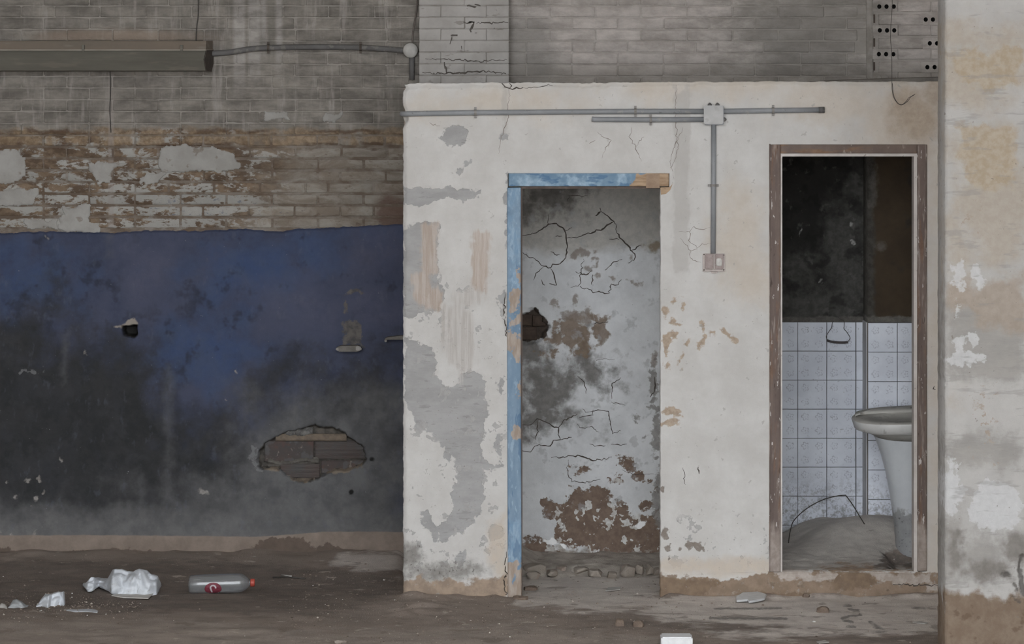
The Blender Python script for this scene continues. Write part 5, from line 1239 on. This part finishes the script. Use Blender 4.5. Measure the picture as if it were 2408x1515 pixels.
# ------------------------------------------------------------------ broken stubs on the dado
M_STUB = layered('broken_cement_stub', (c(122, 118, 112), c(104, 100, 95)), bs=30, fine=0.003)
M_STUBW = plain('pale_broken_face', c(150, 147, 143), c(132, 128, 124))
YD = YB - 0.014
def stub(outl, label, name='bracket_stub', deep=0.07, ends=()):
    root = empty(name, W(outl[0][0], outl[0][1], YD)); tag(root, label, 'bracket', 'broken wall brackets')
    put(prism('slab', outl, lambda u, v, w: tuple(W(u + (0 if w else 0) , v, YD) + Vector((0, 0.01 if w else -deep, 0))), M_STUB, None, 0.004), root)
    for e in ends:
        put(prism('broken_edge', e, lambda u, v, w: tuple(W(u, v, YD) + Vector((0, -deep * 0.4 if w else -deep - 0.004, 0))), M_STUBW, None, 0.003), root)
    return root
stub([(790, 818), (800, 812), (846, 811), (853, 820), (843, 825), (797, 825)], 'broken cement bracket stub standing out alone from the blue-black wall', ends=[[(838, 812), (848, 812), (853, 819), (844, 823), (838, 822)], [(790, 818), (797, 815), (798, 822), (794, 823)]])
stub([(904, 800), (908, 792), (944, 788), (957, 789), (957, 797), (912, 797)], 'broken cement bracket stub half hidden behind the white plaster corner', ends=[[(904, 801), (907, 796), (912, 799), (910, 803)]])

# ------------------------------------------------------------------ washroom things
# wash basin on a pedestal
M_CER = layered('chipped_white_ceramic', (c(198, 202, 206), c(188, 192, 197)), [dict(a='m_low', c=(c(122, 122, 122), c(136, 136, 136)), amp=24, soft=10, ns=20, op=0.85), dict(a='m_low', c=c(80, 80, 80), amp=26, soft=10, speck=(0.62, 0.03), ss=60, op=0.8), dict(c=c(120, 120, 120), speck=(0.74, 0.02), ss=60, op=0.7)], rough=0.35, spec=0.5, bs=6, fine=0.0002)
M_CERD = layered('dull_grey_ceramic', (c(160, 158, 152), c(146, 144, 138)), [dict(c=c(112, 109, 104), speck=(0.6, 0.06), ss=18, op=0.5)], rough=0.9, bs=10)  # greyer than the rim; used on the bowl's underside
M_CERW = layered('ceramic_rim', (c(206, 206, 204), c(194, 194, 192)), [dict(c=c(150, 148, 144), speck=(0.6, 0.08), ss=20, sst=(2, 1, .3), op=0.5)], rough=0.4, spec=0.5, bs=10)
sx, sy = X(2165, 0.62), 0.62
SZ = F / (DC + sy)
basin = empty('wash_basin', (sx, sy, 0.16)); tag(basin, 'dusty white pedestal wash basin standing askew in the washroom', 'wash basin')
def plan(th, a, bf, bb, p=2.6):
    cs, sn = math.cos(th), math.sin(th)
    ex = 2 / p
    x = a * math.copysign(abs(cs) ** ex, cs)
    y = (bf if sn < 0 else bb) * math.copysign(abs(sn) ** ex, sn)
    return x, y
def loft(name, rings, mat, seg=56, cap=True):
    """rings: (a, bf, bb, z, p, yoff)"""
    V = []; Fc = []
    for (a, bf, bb, z, p, yo) in rings:
        for k in range(seg):
            x, y = plan(2 * math.pi * k / seg, a, bf, bb, p); V.append((sx + x, sy + yo + y, z))
    for i in range(len(rings) - 1):
        for k in range(seg):
            k2 = (k + 1) % seg; Fc.append((i * seg + k, i * seg + k2, (i + 1) * seg + k2, (i + 1) * seg + k))
    if cap: Fc.append(tuple(range(seg))[::-1]); Fc.append(tuple((len(rings) - 1) * seg + k for k in range(seg)))
    me = mesh(name, V, Fc, True)
    bm = bmesh.new(); bm.from_mesh(me); bmesh.ops.recalc_face_normals(bm, faces=bm.faces)
    if name == 'dusty_top' and sum(f.normal.z * f.calc_area() for f in bm.faces) < 0: bmesh.ops.reverse_faces(bm, faces=bm.faces)
    bm.to_mesh(me); bm.free()
    return obj(name, me, mat)
zr = Z(976, sy)   # top of rim at the front
# bowl underside
zb = zr - 0.058
M_CERT = layered('lightened_basin_dust', (c(192, 189, 182), c(178, 175, 168)), [dict(c=c(150, 146, 140), speck=(0.6, 0.06), ss=18, op=0.5)], rough=0.95, bs=10)  # dust painted lighter to offset the weak light on upward faces
und = loft('bowl', [(0.05, .05, .05, zb - 0.075, 2, 0.02), (0.15, .13, .12, zb - 0.066, 2, 0.02), (0.22, .18, .16, zb - 0.046, 2.2, 0.01), (0.262, .215, .19, zb - 0.018, 2.4, 0), (0.272, .225, .2, zb + 0.004, 2.4, 0)], M_CERD)
rim = loft('rim', [(0.30, .235, .2, zb - 0.004, 2.5, 0), (0.335, .262, .22, zb + 0.010, 2.6, 0), (0.345, .27, .225, zr - 0.012, 2.7, 0), (0.343, .268, .225, zr - 0.003, 2.7, 0)], M_CERW, cap=False)
top = loft('dusty_top', [(0.343, .268, .225, zr - 0.003, 2.7, 0), (0.336, .262, .222, zr + 0.002, 2.7, 0), (0.255, .20, .12, zr + 0.002, 2.4, 0.0), (0.245, .19, .11, zr - 0.003, 2.4, 0), (0.19, .14, .08, zr - 0.016, 2.2, 0), (0.05, .04, .03, zr - 0.02, 2, 0), (0.01, .01, .01, zr - 0.02, 2, 0)], M_CERT, cap=False)
ledge = loft('back_ledge', [(0.325, -0.10, .226, zr - 0.004, 3.4, 0.0), (0.325, -0.10, .226, zr + 0.010, 3.4, 0.0), (0.30, -0.115, .215, zr + 0.016, 3.2, 0)], M_CERT)
for o in (und, rim, top, ledge):
    put(o, basin)
tilt = Matrix.Translation((sx, sy, zr)) @ Matrix.Rotation(math.radians(-2.6), 4, 'Y') @ Matrix.Rotation(math.radians(3.5), 4, 'X') @ Matrix.Translation((-sx, -sy, -zr))
for o in (und, rim, top, ledge): o.data.transform(tilt)
hw_ = [(1010, 2051), (1038, 2061), (1071, 2073), (1115, 2084.5), (1173, 2095), (1231, 2103), (1278, 2107), (1300, 2107), (1330, 2104)]
rings = []
for py, px in hw_:
    a = (2165 - px) / SZ; rings.append((a, a * 0.75, 0.12, Z(py, sy), 2.4, 0.02))
ped = loft('pedestal', rings, M_CER)
at = ped.data.attributes.new('m_low', 'FLOAT', 'POINT')
vz = np.array([HZ + (H - v.co.z) * F / (DC + sy) for v in ped.data.vertices])
at.data.foreach_set('value', (vz - 1198).astype(np.float32)); put(ped, basin)
und.data.attributes.new('m_low', 'FLOAT', 'POINT')
put(tube('tap_stub', [Vector((sx - 0.03, sy + 0.13, zr)), Vector((sx - 0.03, sy + 0.12, zr + 0.02))], 0.012, M_CABD, None, 10), basin)
# hanger with a dark bar on the tile edge
hg = empty('wire_handle', W(1970, 780, YW - .03)); tag(hg, 'thin wire loop with a dark bar hanging over the white tiles', 'wire handle')
yh = YW - 0.03
q6 = lambda x, y: W(1880 + x / 12.62, 740 + y / 12.62, yh)
put(tube('wire', smooth_path([q6(1140, 70), q6(1200, 120), q6(1320, 200), q6(1325, 330), q6(1320, 420), q6(1400, 510), q6(1450, 590), q6(1500, 690), q6(1450, 790)], 5), 0.0016, M_CABD, None, 6), hg)
put(tube('wire', smooth_path([q6(1010, 190), q6(975, 250), q6(950, 390), q6(880, 490), q6(800, 630), q6(805, 710), q6(830, 760)], 5), 0.0016, M_CABD, None, 6), hg)
put(tube('bar', smooth_path([q6(815, 765), q6(950, 805), q6(1100, 825), q6(1300, 830), q6(1440, 820)], 5), 0.006, plain('dark_bar', c(60, 54, 56), c(74, 66, 66), .5, 40, .4), None, 10), hg)
wh = tube('bent_wire', smooth_path([W(a, b, 0.86) for a, b in [(1853, 1296), (1855, 1270), (1859, 1246), (1866, 1226), (1885, 1206), (1910, 1188), (1940, 1174), (1968, 1167), (1986, 1165), (1990, 1167), (2004, 1186), (2020, 1212), (2037, 1240)]], 5), 0.0026, M_CABD, None, 8)
tag(wh, 'thin dark wire bent in an arch over the silt by the tiles', 'wire')

# ------------------------------------------------------------------ litter
M_BAG = NT('white_plastic_film'); n = M_BAG
colb = n.mix(n.sstep(0.3, 0.7, n.noise(14, 5, 0.6)), c(198, 202, 208), c(184, 189, 196))
colb = n.mix(n.math('MULTIPLY', n.sstep(0.62, 0.7, n.noise(40, 4)), 0.5), colb, c(150, 146, 140))
M_BAG = n.finish(colb, 0.42, n.math('MULTIPLY', n.noise(60, 4, 0.6, dist=0.5), 0.004), 0.6, 0.4)
M_PAPER = plain('grubby_paper', c(176, 173, 168), c(156, 152, 146), 0.9, 30)
def crumple(name, topl, botl, py_ground, depth, mat, label, cat, seed=0, rough=0.012, nx=58, ns=22, group=None):
    """crumpled sheet lying on the ground: silhouette lines give its height and foot, depth its reach into the scene"""
    px0, px1 = topl[0][0], topl[-1][0]
    g0 = on_floor((px0 + px1) / 2, py_ground)
    y0 = g0.y; V = []; Fc = []
    for i in range(nx):
        px = px0 + (px1 - px0) * i / (nx - 1)
        t_ = np.interp(px, [p[0] for p in topl], [p[1] for p in topl]); b_ = np.interp(px, [p[0] for p in botl], [p[1] for p in botl])
        wdt = max(0.0, math.sin(math.pi * min(1, max(0, (i / (nx - 1)))))) ** 0.4
        d = depth * (0.25 + 0.75 * wdt)
        yf = y0 + (py_ground - b_) * 0.010
        zb_, zt_ = Z(b_, yf), Z(t_, yf + d * 0.45)
        hgt = max(zt_ - zb_, 0.004)
        for k in range(ns):
            a = math.pi * (-0.12 + 1.12 * k / (ns - 1))
            y = yf + d * (0.5 - 0.5 * math.cos(a)); z = zb_ + hgt * max(math.sin(a), -0.1) ** 1 if math.sin(a) > 0 else zb_ + 0.02 * math.sin(a)
            x = X(px, yf)
            # folds
            qq = a * 38
            f1 = abs(float(vnoise(np.array([(px + qq * 0.7) / 27.0 + seed]), np.array([(qq - px * 0.45) / 25.0]), seed)[0])) * 2
            f2 = abs(float(vnoise(np.array([(px * 0.8 - qq * 0.6) / 12.0 + seed]), np.array([(qq + px * 0.5) / 12.0]), seed + 3)[0]))
            r_ = rough * ((f1 - 0.5) + 0.6 * (f2 - 0.25)) * min(1, hgt / 0.03)
            y += r_ * -1.6 * max(0, math.cos(a * 0.6)); z += r_ * 0.45 * max(0, math.sin(a))
            V.append((x, y, max(z, G(x, y) - 0.004)))
    for i in range(nx - 1):
        for k in range(ns - 1): Fc.append((i * ns + k, (i + 1) * ns + k, (i + 1) * ns + k + 1, i * ns + k + 1))
    o = obj(name, mesh(name, V, Fc, True), mat)
    s_ = o.modifiers.new('film', 'SOLIDIFY'); s_.thickness = 0.0015
    tag(o, label, cat, group)
    return o
crumple('plastic_bag', [(194, 1375), (210, 1360), (243, 1363), (258, 1341), (279, 1342), (292, 1347), (322, 1339), (340, 1342), (352, 1351), (366, 1356), (377, 1379)],
        [(194, 1376), (205, 1388), (217, 1388), (231, 1379), (256, 1391), (262, 1399), (292, 1400), (349, 1401), (358, 1399), (368, 1397), (377, 1381)], 1408, 0.26, M_BAG, 'large crumpled white plastic bag lying on the dirt', 'plastic bag', 2, 0.034, 70, 26)
crumple('plastic_bag', [(85, 1424), (92, 1411), (101, 1397), (118, 1396), (132, 1392), (147, 1391), (150, 1420)], [(85, 1426), (100, 1427), (113, 1430), (120, 1424), (140, 1424), (150, 1426)], 1430, 0.16, M_BAG, 'small torn piece of white plastic bag left of the large one', 'plastic bag', 5, 0.028, 40, 20)
crumple('plastic_scrap', [(18, 1428), (27, 1412), (36, 1410), (46, 1415), (56, 1424), (65, 1427)], [(18, 1431), (34, 1431), (52, 1431), (65, 1428)], 1431, 0.1, plain('grey_film', c(158, 161, 163), c(140, 143, 145), .5, 20), 'grey crumpled plastic scrap near the edge of the litter', 'scrap', 7, 0.012, 30, 14)
crumple('paper_scrap', [(-6, 1425), (2, 1419), (10, 1422), (16, 1431)], [(-6, 1428), (8, 1430), (16, 1433)], 1432, 0.06, M_PAPER, 'pale scrap of paper at the far left edge of the litter', 'scrap', 8, 0.008, 18, 10)
crumple('plastic_strip', [(150, 1434), (170, 1435), (195, 1434), (210, 1437), (229, 1441)], [(150, 1437), (175, 1440), (200, 1440), (229, 1442)], 1441, 0.12, M_BAG, 'flat shiny strip of white plastic on the dirt', 'scrap', 9, 0.004, 40, 10)

gcs = [on_floor(262, 1403), on_floor(291, 1409), on_floor(349, 1411), on_floor(360, 1400), on_floor(345, 1396), on_floor(275, 1396)]
cz = max(p.z for p in gcs)
cs_ = prism('card_sheet', [(p.x, p.y) for p in gcs], lambda u, v, w: (u, v, cz + 0.001 + 0.004 * w), plain('dirty_white_card', c(196, 193, 188), c(180, 177, 172), .9, 20), None, 0.001)
tag(cs_, 'flat off-white card sheet under the large crumpled bag', 'card')
# bottle
M_PET = bpy.data.materials.new('clear_plastic'); M_PET.use_nodes = True
nt_ = M_PET.node_tree; nt_.nodes.clear()
def _n(t): return nt_.nodes.new(t)
o_ = _n('ShaderNodeOutputMaterial'); mx = _n('ShaderNodeMixShader'); mx2 = _n('ShaderNodeMixShader'); tr = _n('ShaderNodeBsdfTransparent'); df = _n('ShaderNodeBsdfDiffuse'); gl = _n('ShaderNodeBsdfGlossy'); lw = _n('ShaderNodeLayerWeight')
ln = _n('ShaderNodeTexNoise'); ln.inputs['Scale'].default_value = 18; ln.inputs['Detail'].default_value = 5
mr = _n('ShaderNodeMapRange'); mr.inputs[1].default_value = 0.35; mr.inputs[2].default_value = 0.75; mr.inputs[3].default_value = 0.22; mr.inputs[4].default_value = 0.36
nt_.links.new(ln.outputs['Fac'], mr.inputs[0]); nt_.links.new(mr.outputs[0], mx.inputs[0])
tr.inputs[0].default_value = (0.93, 0.95, 0.96, 1); df.inputs['Color'].default_value = c(150, 153, 157); gl.inputs['Roughness'].default_value = 0.06
lw.inputs[0].default_value = 0.35
mf = _n('ShaderNodeMapRange'); mf.inputs[3].default_value = 0.06; mf.inputs[4].default_value = 0.55
nt_.links.new(lw.outputs['Facing'], mf.inputs[0]); nt_.links.new(mf.outputs[0], mx2.inputs[0])
nt_.links.new(tr.outputs[0], mx.inputs[1]); nt_.links.new(df.outputs[0], mx.inputs[2]); nt_.links.new(mx.outputs[0], mx2.inputs[1]); nt_.links.new(gl.outputs[0], mx2.inputs[2]); nt_.links.new(mx2.outputs[0], o_.inputs[0])
gb = on_floor(515, 1397)
SBt = F / (DC + gb.y)
bott = empty('plastic_bottle', gb); tag(bott, 'clear plastic bottle with a red label and red cap lying on the dirt', 'bottle')
Rb = 22.5 / SBt
ang = math.radians(3)
def bpt(u, rr, th):
    """u along the bottle (px), th round it (0 = up, +90 = camera)"""
    x = X(u, gb.y); z = gb.z + Rb + 0.001 + (u - 515) / SBt * math.sin(ang) * 0.5
    return (x, gb.y + 0.02 - rr * math.sin(th), z + rr * math.cos(th))
def revolve(name, prof, mat, seg=32, caps=True):
    V = []; Fc = []
    for u, r_ in prof:
        for k in range(seg): V.append(bpt(u, r_ / SBt, 2 * math.pi * k / seg))
    for i in range(len(prof) - 1):
        for k in range(seg):
            k2 = (k + 1) % seg; Fc.append((i * seg + k, (i + 1) * seg + k, (i + 1) * seg + k2, i * seg + k2))
    if caps: Fc.append(tuple(range(seg))); Fc.append(tuple((len(prof) - 1) * seg + k for k in range(seg))[::-1])
    me = mesh(name, V, Fc, True); bm = bmesh.new(); bm.from_mesh(me); bmesh.ops.recalc_face_normals(bm, faces=bm.faces); bm.to_mesh(me); bm.free()
    return put(obj(name, me, mat), bott)
revolve('body', [(446, 8), (443.5, 14), (444, 19), (448, 21.5), (470, 22.3), (490, 22.6), (520, 22.6), (548, 22.8), (562, 22.4), (570, 20.5), (578, 15.5), (584, 10), (586, 6.5), (592, 6)], M_PET)
M_CAP = plain('red_cap', c(178, 72, 58), c(160, 60, 48), 0.45, 40, 0.4)
revolve('neck_ring', [(585.5, 7.5), (587, 8), (588.5, 7.5)], M_PET, 24)
revolve('cap', [(588.5, 9), (590, 9.6), (596.5, 9.4), (598.5, 8.2), (598.8, 3)], M_CAP, 24)
def decal(name, shape, r_, mat, parent):
    bm = bmesh.new()
    vs = [bm.verts.new((u, v, 0)) for u, v in shape]
    f = bm.faces.new(vs)
    bmesh.ops.triangulate(bm, faces=[f]); bmesh.ops.subdivide_edges(bm, edges=bm.edges[:], cuts=2, use_grid_fill=True)
    for v in bm.verts:
        v.co = bpt(v.co.x, r_ / SBt, v.co.y)
    bmesh.ops.recalc_face_normals(bm, faces=bm.faces)
    me = bpy.data.meshes.new(name); bm.to_mesh(me); bm.free()
    o = obj(name, me, mat)
    s_ = o.modifiers.new('thick', 'SOLIDIFY'); s_.thickness = 0.0004
    put(o, bott); 
    return o
M_LAB = plain('dark_red_label', c(124, 46, 60), c(104, 38, 52), 0.5, 40, 0.4)
M_LABW = plain('white_print', c(190, 184, 188), c(170, 160, 166), 0.5, 60, 0.4)
ell_ = [(502 + 20 * math.cos(a), math.radians(114) - math.radians(38) * math.sin(a)) for a in np.linspace(0, 2 * math.pi, 28, endpoint=False)]
lab = decal('label', ell_, 23.0, M_LAB, bott)
# white looped letter-like mark
def arc(u0, v0, ru, rv, a0, a1, k=12): return [(u0 + ru * math.cos(a), v0 - rv * math.sin(a)) for a in np.linspace(a0, a1, k)]
v0 = math.radians(106)
ring = arc(502, v0, 8, math.radians(17), math.radians(-20), math.radians(215)) + arc(502, v0, 4.2, math.radians(10), math.radians(215), math.radians(-20))
mk = decal('label_mark', ring, 23.4, M_LABW, bott)
mk2 = decal('label_mark', [(494.5, math.radians(110)), (498.5, math.radians(110)), (501, math.radians(140)), (497.5, math.radians(142))], 23.4, M_LABW, bott)
for m_ in (mk, mk2):
    m_.parent = lab
    m_.location = (0, 0, 0)
# foam block, shard, scraps
gf = on_floor(1592, 1524)
M_FOAM = plain('white_foam', c(216, 217, 219), c(206, 207, 209), 0.8, 40)
sF = F / (DC + gf.y)
fb = box('foam_block', gf.x - 37 / sF, gf.x + 37 / sF, gf.y, gf.y + 0.12, gf.z - 0.003, gf.z + 25 / sF, M_FOAM, bev=0.006); tag(fb, 'small white foam block at the very front of the floor', 'foam block')
gs = on_floor(1770, 1420)
sh = prism('white_shard', [(1732, 0.0), (1734, 0.10), (1752, 0.20), (1790, 0.22), (1808, 0.16), (1800, 0.05), (1776, 0.0), (1760, -0.02), (1758, 0.02)], lambda u, v, w: (X(u, gs.y), gs.y + v, gs.z + 0.006 + 0.010 * w + 0.05 * v), plain('white_ceramic_shard', c(196, 197, 198), c(182, 183, 184), .5, 30, .4), None, 0.003)
tag(sh, 'white ceramic shard lying at the foot of the plaster wall', 'shard')
def flake(name, pts, label, cat, mat, th=0.003, lift=0.002):
    P = [on_floor(*p) for p in pts]
    zt = max(p.z for p in P) + lift
    m_ = len(P)
    V = [(p.x, p.y, zt) for p in P] + [(p.x, p.y, zt + th) for p in P]
    Fc = [tuple(range(m_))[::-1], tuple(range(m_, 2 * m_))] + [(i, (i + 1) % m_, m_ + (i + 1) % m_, m_ + i) for i in range(m_)]
    o = obj(name, mesh(name, V, Fc), mat); tag(o, label, cat); return o
flake('paper_scrap', [(1424, 1392), (1430, 1386), (1460, 1385), (1458, 1391)], 'pale paper scrap on the floor inside the blue-framed doorway', 'scrap', M_PAPER)
flake('paper_scrap', [(2146, 1466), (2160, 1464), (2183, 1467), (2176, 1469), (2158, 1468)], 'thin white paper scrap on the grey floor near the column', 'scrap', M_PAPER)
flake('paper_scrap', [(1920, 1512), (1940, 1508), (1950, 1514), (1926, 1518)], 'torn white scrap at the lower edge of the grey floor', 'scrap', M_PAPER)
def clod(name, px, py, w_, h_, label, cat, mat, seed):
    g = on_floor(px, py); s_ = F / (DC + g.y)
    me = stone_mesh(name, w_ / s_, w_ * 0.8 / s_, 2 * h_ / s_ * 0.8, seed, 40); me.materials.append(mat)
    o = obj(name, me); o.location = (g.x, g.y, g.z + h_ / s_ * 0.25); tag(o, label, cat); return o
M_CLOD = layered('brown_earth_clod', (c(122, 106, 93), c(108, 93, 82)), bs=30, fine=0.004)
clod('earth_clod', 1935, 1440, 28, 12, 'brown clod of earth on the grey floor below the washroom sill', 'clod', M_CLOD, 1)
clod('stone', 1457, 1472, 20, 15, 'rounded brown stone on the floor before the blue-framed doorway', 'stone', M_CLOD, 2)
clod('stone', 1501, 1474, 24, 13, 'flatter brown stone beside the rounded one on the floor', 'stone', M_CLOD, 3)
clod('earth_clod', 1895, 1404, 16, 8, 'small block of earth against the washroom step', 'clod', M_CLOD, 4)
clod('brick_chip', 800, 1512, 30, 7, 'pale brick chip at the lower edge of the dirt floor', 'chip', M_STONE, 5)
clod('earth_clod', 1248, 1388, 30, 9, 'dark lump of earth at the foot of the blue jamb', 'clod', M_CLOD, 6)
clod('earth_clod', 1225, 1409, 34, 8, 'crumbled earth heaped round the base of the blue jamb', 'clod', M_CLOD, 7)
g1, g2 = on_floor(642, 1360), on_floor(718, 1363)
tw_ = tube('twig', [g1 + Vector((0, 0, .004)), (g1 + g2) / 2 + Vector((0, 0.01, .008)), g2 + Vector((0, 0, .004))], 0.004, M_CABD, None, 6); tag(tw_, 'dark twig lying on the dirt past the bottle', 'twig')
g1, g2 = on_floor(662, 1358), on_floor(686, 1361)
tw_ = tube('twig', [g1 + Vector((0, 0, .012)), g2 + Vector((0, 0, .012))], 0.004, M_STUBW, None, 6); tag(tw_, 'short pale splinter lying across the dark twig', 'twig')

# grit strewn over the floor
def grit():
    r = np.random.default_rng(21); V = []; Fc = []; T_ = []
    oct_ = np.array([(1, 0, 0), (-1, 0, 0), (0, 1, 0), (0, -1, 0), (0, 0, 1), (0, 0, -1)], float)
    of = [(0, 2, 4), (2, 1, 4), (1, 3, 4), (3, 0, 4), (2, 0, 5), (1, 2, 5), (3, 1, 5), (0, 3, 5)]
    for i in range(2300):
        u = r.random()
        if u < 0.45: px, py = r.uniform(680, 1700), r.uniform(1345, 1560)
        elif u < 0.75: px, py = r.uniform(-100, 2300), r.uniform(1310, 1580)
        else: px, py = r.uniform(-40, 330), r.normal(1425, 12) + r.normal(0, 8)
        if 1553 < px < 2300 and py < 1400: continue
        if 955 < px < 1195 and py < 1402: continue
        y = H * F / (py - HZ) - DC; x = (px - CX) * (DC + y) / F
        if y > 1.2: continue
        s_ = r.gamma(1.5, 0.0017) + 0.0012; s_ = min(s_, 0.011)
        o3 = oct_ * r.uniform(0.55, 1.2, (6, 3)) * np.array([s_, s_ * 0.8, s_ * 0.6])
        a = r.uniform(0, 6.28); R_ = np.array([[math.cos(a), -math.sin(a), 0], [math.sin(a), math.cos(a), 0], [0, 0, 1]])
        o3 = o3 @ R_.T + np.array([x, y, G(x, y) + s_ * 0.25])
        b = len(V); V += [tuple(q) for q in o3]; Fc += [(b + p, b + q, b + w) for p, q, w in of]; T_ += [r.random()] * 6
    me = mesh('grit', V, Fc)
    at_ = me.attributes.new('tone', 'FLOAT', 'POINT'); at_.data.foreach_set('value', np.array(T_, np.float32))
    n = NT('mixed_grit'); t_ = n.attr('tone')
    cc = n.mix(n.sstep(0.0, 0.6, t_), c(104, 92, 82), c(138, 124, 113)); cc = n.mix(n.sstep(0.84, 0.9, t_), cc, c(176, 166, 156)); cc = n.mix(n.sstep(0.975, 0.985, t_), cc, c(204, 202, 198))
    return obj('gravel', me, n.finish(cc, 0.95))
gr = grit(); gr.parent = floor; gr['kind'] = 'stuff'; gr['label'] = 'loose grit and crumbs strewn over the dirt'
print('bricks on wall', nbrick)
